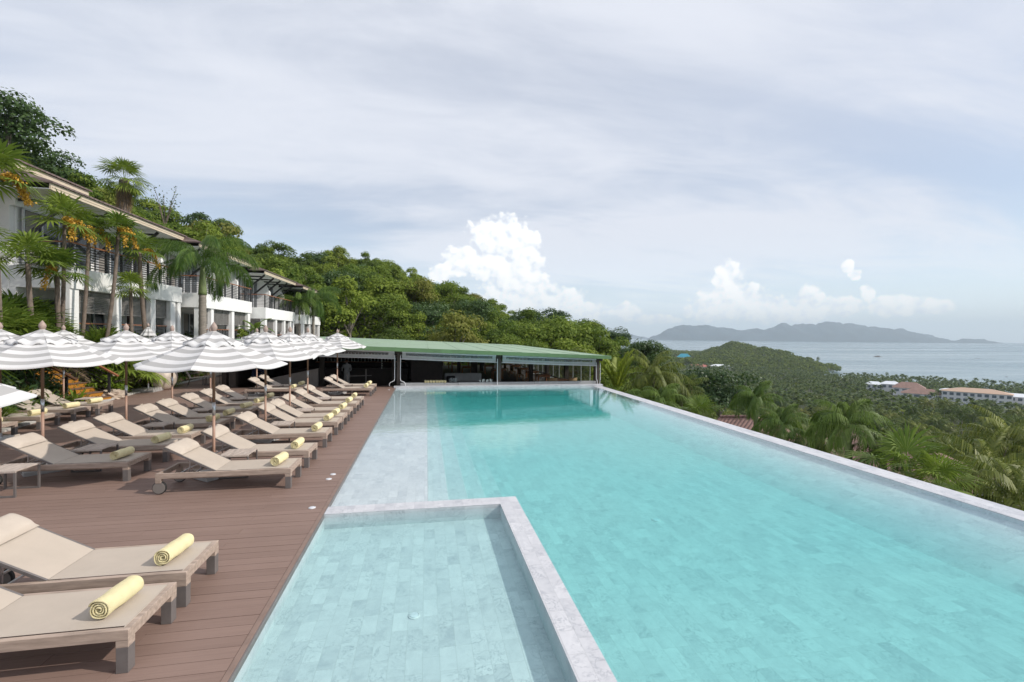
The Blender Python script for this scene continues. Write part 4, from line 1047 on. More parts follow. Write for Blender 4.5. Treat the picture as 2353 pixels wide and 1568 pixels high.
b = MB(); b.add([(XA, YA_-.05, rz_(XA)-.20), (XB+.05, YA_-.05, rz_(XB)-.17), (XB+.05, YA_-.002, rz_(XB)-.17), (XA, YA_-.002, rz_(XA)-.20), (XA, YA_-.05, rz_(XA)+.004), (XB+.05, YA_-.05, rz_(XB)+.004), (XB+.05, YA_-.002, rz_(XB)+.004), (XA, YA_-.002, rz_(XA)+.004)],
      [(0, 3, 2, 1), (4, 5, 6, 7), (0, 1, 5, 4), (1, 2, 6, 5), (2, 3, 7, 6), (3, 0, 4, 7)])
b.box(XB+.002, YA_, rz_(XB)-.17, XB+.05, YB_, rz_(XB)+.004)
pput(b, 'fascia', M['fascia_green'])
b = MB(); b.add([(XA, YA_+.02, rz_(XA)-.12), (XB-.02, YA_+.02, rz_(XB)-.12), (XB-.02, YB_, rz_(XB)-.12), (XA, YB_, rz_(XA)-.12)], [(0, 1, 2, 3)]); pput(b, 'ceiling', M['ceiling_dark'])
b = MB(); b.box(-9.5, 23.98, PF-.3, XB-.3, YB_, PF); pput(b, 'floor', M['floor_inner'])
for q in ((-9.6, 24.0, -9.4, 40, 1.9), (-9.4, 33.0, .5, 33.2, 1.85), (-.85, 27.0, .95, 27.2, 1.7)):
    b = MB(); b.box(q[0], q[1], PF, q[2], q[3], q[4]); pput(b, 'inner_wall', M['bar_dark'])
for (x, y, w) in [(-1.36, 23.62, .17), (3.72, 23.6, .24), (9.12, 23.6, .24), (-9.2, 24.3, .3), (-5.6, 26.5, .22), (6.6, 28.5, .24), (8.55, 27.2, .24), (8.6, 32.0, .26), (8.6, 37.5, .26), (8.6, 43.5, .26),
                  (3.0, 29.5, .26), (3.5, 33, .28), (3.9, 37.0, .28), (2.2, 31.5, .2), (4.9, 41.0, .28), (5.9, 47.9, .25), (1.6, 47.9, .25), (-1.9, 28, .2), (-1.2, 30, .2)]:
    b = MB(); b.box(x-w/2, y-w/2, PF+.001, x+w/2, y+w/2, rz_(x)-.122); pput(b, 'post', M['post_wood'])
b = MB(); b.bar((XA, 23.6, rz_(XA)-.30), (XB-.1, 23.6, rz_(XB)-.24), .12, .16); b.bar((9.12, 23.7, rz_(9)-.25), (9.12, YB_, rz_(9)-.25), .10, .14); pput(b, 'eave_beam', M['post_wood'])
def awning(x0, x1, name='awning'):
    z0, z1 = rz_(x0)-.24, rz_(x1)-.24
    n = 26; b = MB(); V = []
    for i in range(n+1):
        f = i/n; x = x0+(x1-x0)*f; zt = z0+(z1-z0)*f; sg = .05*math.sin(math.pi*f)
        for (dy, dz, k) in ((0, 0, 0), (.02, -.05, 0), (-.02, -.155, .7), (.03, -.18, 1), (-.01, -.33, 1)):
            V.append((x, 23.38+dy+.012*math.sin(i*2.7+dz*9), zt+dz-sg*k))
    b.mi = 1
    b.v = V
    for i in range(n):
        for j in range(4):
            q = i*5+j; b.f.append((q, q+1, q+6, q+5)); b.m.append(0 if j >= 2 or i in (0, n-1) else 1)
    o = pput(b, name, [M['awning'], M['plastic_sheet']], smooth=True)
    b = MB(); b.tube([(x0, 23.36, z0+.01), (x1, 23.36, z1+.01)], .045, 10); pput(b, 'roller', M['white_metal'], o)
    b = MB(); b.tube([(x0-.05, 23.35, z0-.34), (x1+.05, 23.35, z1-.34)], .02, 8); pput(b, 'bottom_rod', M['white_metal'], o)
awning(-1.18, 3.55); awning(3.9, 9.0); awning(-9.0, -1.55)
for x, s_ in ((-1.53, -1), (-1.25, 1), (9.0, .2), (9.22, -.1), (3.62, 0)):
    b = MB(); b.tube([(x, 23.30, rz_(x)-.4), (x, 23.28, .42), (x+s_*.02, 23.27, .32), (x+s_*.20, 23.26, .24), (x+s_*.25, 23.26, .16), (x+s_*.25, 23.26, .07)], .017, 8)
    pput(b, 'crank_rod', M['white_metal'])
# balustrade and glass down the seaward side and at the back
b = MB(); b.box(8.86, 24.2, -.30, 8.94, 48.3, -.23); sr = pput(b, 'side_rail', M['plain_dark'])
b = MB(); b.box(8.84, 24.2, -.52, 8.92, 48.3, -.45); 
for k in range(24): b.box(8.85, 24.4+k*1.0, PF, 8.91, 24.47+k*1.0, -.45)
pput(b, 'rail_post', M['white_metal'], sr)
for k in range(16):
    y = 24.2+k*1.5; b = MB(); b.box(8.98, y+.02, PF, 8.992, y+1.48, rz_(9)-.33); g = pput(b, 'glass_panel', M['glass_panel'])
    b = MB(); b.box(8.97, y-.012, PF, 9.0, y+.012, rz_(9)-.33); pput(b, 'edge_strip', M['door_frame'], g)
b = MB(); b.box(-1, 48.2, -.05, 8.8, 48.25, .0); b.box(-1, 48.2, -.45, 8.8, 48.25, -.42); br2 = pput(b, 'back_rail', M['dark_metal'])
b = MB()
for k in range(8): b.box(-.9+k*1.35, 48.2, PF, -.86+k*1.35, 48.24, .6); b.box(-.80+k*1.35, 48.2, PF, -.76+k*1.35, 48.24, .6)
pput(b, 'rail_post', M['white_metal'], br2)
# counter along the pool wall
b = MB(); b.box(-1.25, 23.33, -.2, .92, 23.62, .20); b.box(.93, 23.34, -.2, 1.62, 23.62, .185); b.box(1.63, 23.33, -.2, 3.45, 23.62, .20); b.box(3.46, 23.34, -.2, 5.60, 23.62, .195); b.box(5.61, 23.33, -.2, 9.0, 23.62, .205)
b.box(-1.2, 23.7, -1.0, 6, 23.8, .0); pput(b, 'bar_counter', M['counter'], bevel=.006)
# bar furniture deep in the shade
bb = empty('bar_unit', (-4.5, 29, PF)); tag(bb, 'dark back bar with rows of bottles in the shade under the green roof', 'bar')
b = MB(); b.box(-3.2, -.4, 0, 3.4, .2, 1.12); b.box(-3.3, -.5, 1.12, 3.5, .3, 1.18); b.build('bar_top', M['bar_dark'], bb)
b = MB()
for k in range(3): b.box(-2.8, 3.5, 1.3+k*.42, 3.2, 3.9, 1.34+k*.42)
b.build('shelf', M['table_wood'], bb)
b = MB(); rr = random.Random(5)
for k in range(3):
    for j in range(26): x = -2.7+j*.22+rr.uniform(-.03, .03); b.lathe([(.035, 0), (.037, .16), (.014, .2), (.013, .26)], 6, (x, 3.6, 1.345+k*.42))
bo = b.build('bottles', M['bottle'], bb); bo['kind'] = 'stuff'
for (x, y) in ((-1.9, 30.0),):
    lm = empty('pendant_lantern', (-2.35, 25.5, .75)); tag(lm, 'white string of glass pendants hanging near the left awning corner', 'lantern')
    b = MB(); b.tube([(0, 0, 0), (0, 0, .9)], .006, 5); b.build('cord', M['steel'], lm)
    b = MB()
    for k in range(5): b.lathe([(.02, -.03), (.035, 0), (.02, .03)], 8, (.02*math.sin(k), 0, .05+k*.12))
    b.build('glass_beads', M['bottle'], lm)
st = empty('garden_staircase_rail', (-4.3, 24.6, 0)); tag(st, 'pale metal railing beside the steps down to the bar', 'railing')
b = MB(); b.box(.3, -.03, -.9, .38, .03, .55); b.box(1.1, .9, -.9, 1.16, .96, .75); b.bar((.34, 0, .45), (1.5, .3, .45), .03); b.bar((.34, 0, .05), (1.5, .3, .05), .03); b.build('rail', M['hub_grey'], st)
pw = empty('planter_wall', (-6.3, 24.6, 0)); tag(pw, 'dark grey sloping wall at the bar entrance behind the loungers', 'wall')
b = MB(); b.add([(-1.4, 0, -.9), (.9, 0, -.9), (.9, .2, -.9), (-1.4, .2, -.9), (-1.4, 0, .35), (.9, 0, .85), (.9, .2, .85), (-1.4, .2, .35)],
                [(0, 3, 2, 1), (4, 5, 6, 7), (0, 1, 5, 4), (1, 2, 6, 5), (2, 3, 7, 6), (3, 0, 4, 7)]); b.build('panel', M['hub_grey'], pw)
# dining tables and chairs
def dining_table(size=.85, h=.74):
    t = empty('dining_table'); b = MB(); b.box(-size/2, -size/2, h-.05, size/2, size/2, h); b.box(-size/2+.04, -size/2+.04, h-.14, size/2-.04, size/2-.04, h-.05)
    b.build('table_top', M['table_wood'], t, bevel=.006)
    for sx in (-1, 1):
        for sy in (-1, 1): b = MB(); b.cbox(sx*(size/2-.07), sy*(size/2-.07), (h-.14)/2, .07, .07, h-.14); b.build('leg', M['table_wood'], t)
    return t
def dining_chair():
    t = empty('dining_chair'); b = MB(); b.box(-.24, -.24, .42, .24, .24, .47); b.build('seat', M['rattan'], t, bevel=.01)
    b = MB(); n = 8
    for i in range(n+1):
        a = math.pi*(.08+.84*i/n)
        for z in (.50, .86): b.v.append((-.26*math.cos(a), -.10+.20*math.sin(a), z+(.02 if z > .6 else 0)))
    for i in range(n): b.f.append((2*i, 2*i+2, 2*i+3, 2*i+1)); b.m.append(0)
    b.build('backrest', M['rattan'], t, smooth=True).modifiers.new('solid', 'SOLIDIFY').thickness = .03
    for sx in (-1, 1):
        for sy in (-1, 1): b = MB(); b.bar((sx*.2, sy*.2, .42), (sx*.22, sy*.23, 0), .035); b.build('leg', M['rattan'], t)
        
    return t
dt = dining_table(); dc = dining_chair()
dspots = [(7.6, 25.6), (7.4, 28.6), (7.4, 31.6), (7.4, 34.6), (7.4, 37.8), (7.4, 41), (5.2, 33.5), (5.2, 38), (2.6, 40.5), (4.4, 44.5), (1.8, 44.5), (3.2, 36.5)]
dlab = ['nearest', 'second', 'third', 'fourth', 'fifth', 'sixth']
for i, (x, y) in enumerate(dspots):
    o = dt if i == 0 else dup(dt); o.location = (x, y, PF+.001)
    tag(o, ('brown wooden dining table, %s along the glass side of the restaurant' % dlab[i]) if i < 6 else 'brown wooden dining table in the shaded middle of the restaurant', 'table', 'restaurant dining tables' if i < 6 else 'dining tables in the middle of the restaurant')
cs = [(7.0, 24.85, 2.9, 'round-backed rattan chair turned to the pool at the nearest dining table'), (8.25, 24.8, 3.3, 'round-backed rattan chair by the glass at the nearest dining table')]
for i, (x, y, rz) in enumerate([(7.0, 24.85, 2.9), (8.2, 24.8, 3.3)]+[(x-.85*s_, y+.1, 1.57*s_) for (x, y) in dspots[1:6] for s_ in (1,)]):
    o = dc if i == 0 else dup(dc); o.location = (x, y, PF+.001); o.rotation_euler = (0, 0, rz)
    tag(o, cs[i][3] if i < 2 else 'rattan chair at the %s dining table along the glass side' % dlab[i-1], 'chair', 'rattan dining chairs')
for k in range(8):
    w = tmeshes[k % 4].copy(); col.objects.link(w); w.location = (-.02+k*.135, 23.47, .201); w.rotation_euler = (0, 0, .04*k); w.scale = (.8, .8, .8)
    tag(w, 'pale rolled towel, %s from the left in the row on the bar counter' % ORD[k], 'towel', 'rolled towels on the bar counter')
gl = []
for k in range(7):
    b = MB(); b.lathe([(.028, 0), (.036, .11+.015*(k % 3)), (.031, .11+.015*(k % 3)), (.025, .01)], 10) if k == 0 else None
    if k == 0: g0 = b.build('drinking_glass', M['bottle']); o = g0
    else: o = g0.copy(); col.objects.link(o)
    o.location = (2.75+k*.10+(.03 if k % 2 else 0), 23.5, .201); o.scale = (1, 1, 1+.2*(k % 3))
    tag(o, 'small clear glass in the cluster on the counter by the middle post', 'glass', 'glasses on the counter')
for k, (x, s_) in enumerate(((1.25, 1.0), (1.42, 1.25), (1.52, .8))):
    b = MB(); b.lathe([(.05*s_, 0), (.10*s_, .05), (.11*s_, .16), (.07*s_, .22), (.075*s_, .24)], 14)
    o = b.build('glass_bowl', M['glass_panel'], smooth=True); o.location = (x, 23.5, .188)
    tag(o, ['squat glass bowl left of the tall one on the bar counter', 'tall round glass bowl in the middle of the three on the counter', 'smallest glass bowl at the right of the three on the counter'][k], 'bowl', 'glass bowls on the counter')
sf = empty('lounge_sofa', (2.2, 27.2, PF)); tag(sf, 'grey cushioned sofa with dark cushion inside the restaurant', 'sofa')
b = MB(); b.box(-1.1, -.4, .1, 1.1, .4, .45); b.build('seat', M['hub_grey'], sf, bevel=.04)
b = MB(); b.box(-1.1, .25, .452, 1.1, .45, .95); b.build('backrest', M['awning'], sf, bevel=.05)
b = MB(); b.box(-1.0, -.05, .46, -.5, .22, .8); b.build('cushion', M['black_fabric'], sf, bevel=.05)

# ------------------------------------------------------------------ stairs, jar, terrace chairs
stt = empty('garden_stairs', (-12.0, 19.2, 0)); tag(stt, 'orange timber garden stairs with dark railings climbing to the hotel', 'stairs')
ang = math.atan2(.75, -.95)  # up the slope, away from the deck
ca, sa = math.cos(rad(168)), math.sin(rad(168))
for k in range(9):
    w_, d_, h_ = 1.6, .32, .17; x = -k*d_*ca*0+k*d_*ca; y = k*d_*sa
    n = (-sa, ca)
    def pt(u, v, z): return (x+ca*u+n[0]*v, y+sa*u+n[1]*v, z)
    z0, z1 = k*h_, (k+1)*h_
    b = MB(); vs = [pt(0, -w_/2, max(0, z0-.3)), pt(d_+.02, -w_/2, max(0, z0-.3)), pt(d_+.02, w_/2, max(0, z0-.3)), pt(0, w_/2, max(0, z0-.3)), pt(0, -w_/2, z1-.03), pt(d_+.02, -w_/2, z1-.03), pt(d_+.02, w_/2, z1-.03), pt(0, w_/2, z1-.03)]
    b.add(vs, [(0, 3, 2, 1), (4, 5, 6, 7), (0, 1, 5, 4), (1, 2, 6, 5), (2, 3, 7, 6), (3, 0, 4, 7)]); s1 = b.build('step', M['step_orange'], stt)
    b = MB(); vs = [pt(-.03, -w_/2-.01, z1-.028), pt(d_-.035, -w_/2-.01, z1-.028), pt(d_-.035, w_/2+.01, z1-.028), pt(-.03, w_/2+.01, z1-.028), pt(-.03, -w_/2-.01, z1), pt(d_-.035, -w_/2-.01, z1), pt(d_-.035, w_/2+.01, z1), pt(-.03, w_/2+.01, z1)]
    b.add(vs, [(0, 3, 2, 1), (4, 5, 6, 7), (0, 1, 5, 4), (1, 2, 6, 5), (2, 3, 7, 6), (3, 0, 4, 7)]); b.build('tread', M['step_brown'], s1)
for v in (-.82, .82):
    b = MB(); A0 = (ca*.1-sa*v, sa*.1+ca*v); A1 = (ca*2.75-sa*v, sa*2.75+ca*v)
    b.bar((A0[0], A0[1], 0), (A0[0], A0[1], 1.05), .07); b.bar((A1[0], A1[1], 1.2), (A1[0], A1[1], 2.4), .07)
    for k in range(6): z = .22+k*.14; b.bar((A0[0], A0[1], z), (A1[0], A1[1], z+1.36), .02)
    r_ = b.build('railing', M['dark_metal'], stt)
    b = MB(); B0 = (ca*-.25-sa*v, sa*-.25+ca*v); b.bar((B0[0], B0[1], .93), (A1[0], A1[1], 2.47), .09, .05); b.build('handrail', M['handrail_wood'], r_)
jr = empty('planter_jar', (-11.75, 23.35, 0)); tag(jr, 'big whitewashed clay jar planted with spiky leaves beside the stone base', 'planter')
b = MB(); b.lathe([(.22, 0), (.36, .10), (.50, .35), (.545, .58), (.50, .80), (.40, .95), (.37, 1.0), (.40, 1.04), (.35, 1.05), (.33, .96), (.01, .93)], 32); b.build('jar', M['jar'], jr, smooth=True)
def terrace_chair(loc, rz, label):
    t = empty('terrace_chair', loc, rz); tag(t, label, 'chair', 'beige lounge chairs at the planted edge')
    b = MB(); b.bar((-.02, 0, .36), (.62, 0, .42), .52, .03); b.build('seat', M['seat_beige'], t)
    b = MB(); b.bar((.0, 0, .38), (-.30, 0, 1.02), .52, .03); b.build('backrest', M['seat_beige'], t)
    for s_ in (-1, 1):
        b = MB(); y = s_*.29; b.tube([(.60, y, 0), (.62, y, .42), (.0, y, .36), (-.12, y, 0)], .014, 6); b.build('leg', M['chair_dark'], t)
        b = MB(); b.tube([(.60, y, .42), (.58, y, .62), (-.12, y, .60)], .014, 6); b.build('armrest', M['chair_dark'], t)
    return t
terrace_chair((-11.35, 24.9, 0), rad(20), 'beige lounge chair seen from its side left of the small table')
terrace_chair((-10.9, 26.6, 0), rad(-80), 'beige lounge chair facing the camera behind the small table')
place_table(-10.75, 25.4, .3, 'small table between the two beige chairs at the planted edge')
def rock(name, loc, s_, seed, label):
    b = MB(); rr = random.Random(seed); n = 18; rows = 10
    for i in range(rows+1):
        ph = math.pi*i/rows
        for k in range(n):
            a = 2*math.pi*k/n; r = 1+.25*math.sin(3*a+seed+i)*math.sin(ph)+rr.uniform(-.13, .13)
            b.v.append((s_[0]*r*math.sin(ph)*math.cos(a), s_[1]*r*math.sin(ph)*math.sin(a), s_[2]*(math.cos(ph)*r+.7)))
    for i in range(rows):
        for k in range(n): b.f.append((i*n+k, (i+1)*n+k, (i+1)*n+(k+1) % n, i*n+(k+1) % n)); b.m.append(0)
    o = b.build(name, M['rock'], loc=loc); tag(o, label, 'rock')
rock('boulder', (-12.0, 20.3, 0), (.42, .3, .22), 2, 'pale boulder at the foot of the lime green bush')
rock('boulder', (-12.35, 21.1, .05), (.22, .2, .50), 5, 'tall orange-veined rock standing right of the lime green bush')
rock('boulder', (-9.6, 28.9, .05), (.4, .3, .28), 9, 'pinkish boulder on the grass behind the kneeling man')

# ------------------------------------------------------------------ people
def skin_body(name, joints, edges, mat_, parent, sub=1):
    me = bpy.data.meshes.new(name); me.from_pydata([j[0] for j in joints], edges, []); me.materials.append(mat_)
    o = bpy.data.objects.new(name, me); col.objects.link(o)
    md = o.modifiers.new('skin', 'SKIN'); md.use_smooth_shade = True
    for v, j in zip(me.skin_vertices[0].data, joints): v.radius = (j[1], j[2] if len(j) > 2 else j[1])
    me.skin_vertices[0].data[0].use_root = True
    sd = o.modifiers.new('sub', 'SUBSURF'); sd.levels = sub; sd.render_levels = sub
    adopt(o, parent); return o
def head(parent, c, fwd):
    f = Vector(fwd).normalized(); r = f.cross(Vector((0, 0, 1))).normalized(); u = r.cross(f)
    b = MB(); n, m_ = 20, 14
    for i in range(m_+1):
        ph = math.pi*i/m_
        for k in range(n):
            a = 2*math.pi*k/n; p = Vector((math.sin(ph)*math.cos(a)*.098, math.sin(ph)*math.sin(a)*.074, math.cos(ph)*.118))
            if p.z < -.04 and p.x > 0: p.x *= .92
            if abs(p.y) < .016 and -.03 < p.z < .015 and p.x > .05: p.x += .016
            if p.z < 0: p.y *= .88
            b.v.append(tuple(Vector(c)+f*p.x+r*p.y+u*p.z))
    for i in range(m_):
        for k in range(n): b.f.append((i*n+k, (i+1)*n+k, (i+1)*n+(k+1) % n, i*n+(k+1) % n)); b.m.append(0)
    hd = b.build('head', M['skin'], parent, smooth=True)
    b = MB()
    for i in range(m_//2+2):
        ph = math.pi*i/m_
        for k in range(n):
            a = 2*math.pi*k/n; x = math.sin(ph)*math.cos(a)*.106; z = math.cos(ph)*.128
            if x > .04 and z < .05: x, z = .04, max(z, .05)
            b.v.append(tuple(Vector(c)+f*(x-.006)+r*math.sin(ph)*math.sin(a)*.083+u*z))
    for i in range(m_//2+1):
        for k in range(n): b.f.append((i*n+k, (i+1)*n+k, (i+1)*n+(k+1) % n, i*n+(k+1) % n)); b.m.append(0)
    b.build('hair', M['hair'], hd, smooth=True)
    b = MB()
    for s_ in (-1, 1):
        for (dx, dz, rr) in ((.092, .006, .010),):
            p = Vector(c)+f*dx+r*s_*.032+u*dz; b.cbox(p.x, p.y, p.z, .016, .016, .010)
    p = Vector(c)+f*.088-u*.055; b.cbox(p.x, p.y, p.z, .02, .02, .008); b.build('face_details', M['hair'], hd)
    return hd
# the kneeling man: crouched, bent forward over the plants, seen from the side
mn = empty('person', (-9.05, 26.4, 0)); tag(mn, 'person in dark blue work clothes crouching over the plants at the deck edge', 'person')
J = [((0, 0, .42), .15, .17), ((.12, .02, .60), .15, .19), ((.30, .03, .78), .14, .19), ((.36, .03, .86), .07), ((.42, .03, .93), .055),
     ((.28, .20, .76), .065), ((.46, .24, .56), .048), ((.62, .16, .40), .036), ((.28, -.15, .76), .065), ((.50, -.18, .58), .048), ((.64, -.06, .42), .036),
     ((.02, .12, .38), .10), ((.40, .18, .44), .075), ((.16, .18, .10), .05), ((.02, -.12, .38), .10), ((.36, -.16, .12), .075), ((-.02, -.16, .09), .05)]
E_ = [(0, 1), (1, 2), (2, 3), (3, 4), (2, 5), (5, 6), (6, 7), (2, 8), (8, 9), (9, 10), (0, 11), (11, 12), (12, 13), (0, 14), (14, 15), (15, 16)]
skin_body('body', J, E_, M['shirt_blue'], mn, 2)
head(mn, (.50, .03, 1.0), (.85, -.1, -.5))
b = MB()
for (hx, hy) in ((.64, .16), (.66, -.06)):
    b.tube([(hx-.03, hy, .41), (hx+.03, hy, .37), (hx+.07, hy, .33)], [.03, .038, .03], 8)
    for k in range(4): b.tube([(hx+.06, hy-.03+k*.02, .335), (hx+.10, hy-.03+k*.02, .29), (hx+.105, hy-.03+k*.02, .25+.005*k)], [.010, .009, .007], 6)
    b.tube([(hx+.03, hy+.03, .36), (hx+.07, hy+.055, .33), (hx+.09, hy+.05, .30)], [.012, .010, .008], 6)
b.build('hand', M['skin'], mn, smooth=True)
b = MB(); b.box(.14, .14, 0, .36, .23, .09); b.box(-.10, -.20, 0, .08, -.11, .08); b.build('shoe', M['rubber'], mn, bevel=.02)
bm_ = empty('person', (-4.55, 28.0, PF)); tag(bm_, 'person in a white shirt standing behind the dark bar', 'person')
J = [((0, 0, .95), .15, .11), ((0, 0, 1.2), .15, .11), ((0, 0, 1.40), .17, .11), ((0, 0, 1.50), .06), ((0, 0, 1.57), .05), ((.19, 0, 1.40), .06), ((.25, -.05, 1.14), .045), ((.16, -.26, 1.10), .035),
     ((-.19, 0, 1.40), .06), ((-.26, -.02, 1.14), .045), ((-.22, -.22, 1.08), .035), ((.09, 0, .88), .09), ((.10, 0, .48), .065), ((.10, 0, .08), .045), ((-.09, 0, .88), .09), ((-.10, 0, .48), .065), ((-.10, 0, .08), .045)]
E_ = [(0, 1), (1, 2), (2, 3), (3, 4), (2, 5), (5, 6), (6, 7), (2, 8), (8, 9), (9, 10), (0, 11), (11, 12), (12, 13), (0, 14), (14, 15), (15, 16)]
skin_body('body', J, E_, M['shirt_white'], bm_, 2); head(bm_, (0, -.02, 1.66), (.1, -1, -.2))

# ------------------------------------------------------------------ vegetation builders (numpy)
def unit(a): return a/np.maximum(1e-9, np.linalg.norm(a, axis=-1, keepdims=True))
def kites(C, U, N, l, w, droop=0.0):
    """leaf quads: base, left, tip, right"""
    U = unit(U); S = unit(np.cross(N, U)); l = np.asarray(l).reshape(-1, 1); w = np.asarray(w).reshape(-1, 1)
    d = np.zeros_like(C); d[:, 2] = -1
    tip = C+U*l+d*l*droop; mid = C+U*l*.45
    V = np.stack([C, mid+S*w*.5, tip, mid-S*w*.5], 1).reshape(-1, 3)
    return V, np.arange(len(C)*4).reshape(-1, 4)
def join(parts):
    V = []; Q = []; b = 0
    for v, q in parts: V.append(v); Q.append(q+b); b += len(v)
    return np.concatenate(V), np.concatenate(Q)
def crown_leaves(rng, R, H, nlobes, nleaf, size, flat=.7, z0=0.0):
    lob = []
    for k in range(nlobes):
        a = rng.uniform(0, 2*np.pi); rr = R*.72*np.sqrt(rng.uniform(0, 1)); h = H*(rng.uniform(.18, .85))*(1-.55*(rr/R)**2)
        lob.append((rr*np.cos(a), rr*np.sin(a), z0+h, R*rng.uniform(.26, .46)))
    lob = np.array(lob); idx = rng.integers(0, nlobes, nleaf); L = lob[idx]
    d = unit(rng.normal(size=(nleaf, 3))); d[:, 2] = np.where(d[:, 2] < -.25, -d[:, 2]*.6, d[:, 2])
    rad_ = L[:, 3:4]*rng.uniform(.72, 1.05, (nleaf, 1)); sc_ = np.array([1, 1, flat])
    C = L[:, :3]+d*rad_*sc_
    N = unit(d+rng.normal(size=(nleaf, 3))*.45+np.array([0, 0, .35])); U = unit(np.cross(N, rng.normal(size=(nleaf, 3))))
    s_ = size*rng.uniform(.6, 1.25, nleaf); V, Q = kites(C-U*s_[:, None]*.5, U, N, s_, s_*.62)
    return V, Q, lob
def frond(rng, base, az, el, L, curve, nl, ll, lw, bushy=False, vee=.35, tipdroop=.35):
    """feather leaf: a curved rachis with leaflets on both sides"""
    n = 14; p = np.array(base, float); pts = [p.copy()]; dirs = []; e = el
    for i in range(n):
        d = np.array([math.cos(e)*math.cos(az), math.cos(e)*math.sin(az), math.sin(e)]); dirs.append(d)
        p = p+d*L/n; pts.append(p.copy()); e -= curve/n*(.5+1.0*i/n)
    dirs.append(dirs[-1]); pts = np.array(pts); dirs = np.array(dirs); side = np.array([-math.sin(az), math.cos(az), 0.0])
    t = np.linspace(.16, 1.0, nl); x = t*n; i0 = np.minimum(x.astype(int), n-1); f = (x-i0)[:, None]
    P = pts[i0]*(1-f)+pts[i0+1]*f; D = unit(dirs[i0]*(1-f)+dirs[i0+1]*f); upv = np.cross(D, np.tile(side, (nl, 1))); upv = np.where(upv[:, 2:3] < 0, -upv, upv)
    prof = np.sin(np.pi*np.clip(t*.86+.10, 0, 1))**.6; parts = []
    sides = [(1, vee), (-1, vee)] if not bushy else [(1, vee), (-1, vee), (1, 1.1), (-1, 1.1), (1, -.5), (-1, -.5)]
    for s_, v in sides:
        j = rng.normal(size=(nl, 3))*.08
        U = unit(side*s_*math.cos(v)+upv*math.sin(v)+D*(.55+.5*t[:, None])+j)
        l = ll*prof*rng.uniform(.85, 1.1, nl); N = unit(np.cross(U, D)*-s_+j)
        V, Q = kites(P, U, N, l, np.full(nl, lw), tipdroop+.25*rng.uniform(0, 1)); parts.append((V, Q))
    # rachis as a thin strip
    w = np.linspace(.035, .008, n+1)[:, None]*L/3; S = np.tile(side, (n+1, 1))
    V = np.concatenate([pts+S*w*.5, pts-S*w*.5]); Q = np.array([[i, i+1, n+1+i+1, n+1+i] for i in range(n)]); parts.append((V, Q))
    return join(parts)
def fan_leaf(rng, base, az, el, pet, R, nseg=26, spread=rad(250), droop=.35, fold=.25):
    """palmate leaf on a stalk"""
    d = np.array([math.cos(el)*math.cos(az), math.cos(el)*math.sin(az), math.sin(el)]); c = np.array(base)+d*pet
    side = np.array([-math.sin(az), math.cos(az), 0.0]); e2 = el-.35; ax = np.array([math.cos(e2)*math.cos(az), math.cos(e2)*math.sin(az), math.sin(e2)])
    nrm = unit(np.cross(ax, side)); nrm = nrm if nrm[2] > 0 else -nrm
    a = np.linspace(-spread/2, spread/2, nseg); ray_ = np.cos(a)[:, None]*ax+np.sin(a)[:, None]*side+nrm*(np.where(np.arange(nseg) % 2, .04, -.04)[:, None]-fold*(1-np.cos(a))[:, None]*.3)
    ray_ = unit(ray_); r = R*(1-.28*(np.abs(a)/(spread/2))**2)*rng.uniform(.93, 1.06, nseg)
    hw = spread/nseg*.44; V = []; Q = []
    for k in range(nseg):
        u = ray_[k]; s_ = unit(np.cross(nrm, u)); m = c+u*r[k]*.55; w = r[k]*.55*hw; tip = c+u*r[k]+np.array([0, 0, -1])*r[k]*droop*rng.uniform(.5, 1.2)
        b = len(V); V += [c, m+s_*w, tip, m-s_*w]; Q.append((b, b+1, b+2, b+3))
    V = np.array(V); Q = np.array(Q); w = .012
    pv = np.array([base+side*w, c+side*w, c-side*w, base-side*w]); return join([(V, Q), (pv, np.array([[0, 1, 2, 3]]))])
def trunk_mesh(name, h, r0, r1, mtl, parent, lean=(0, 0), rings=True, seed=0, bulge=0.0, z0=0.0):
    b = MB(); n = max(8, int(h/.22)) if rings else 8; pts = []; rr = []
    for i in range(n+1):
        f = i/n; pts.append((lean[0]*f*f, lean[1]*f*f, z0+h*f)); k = r0+(r1-r0)*f**.8+bulge*math.exp(-((f-.08)/.08)**2)
        rr.append(k*(1.05 if rings and i % 2 else 1.0))
    b.tube(pts, rr, 10); return b.build(name, mtl, parent, smooth=True)
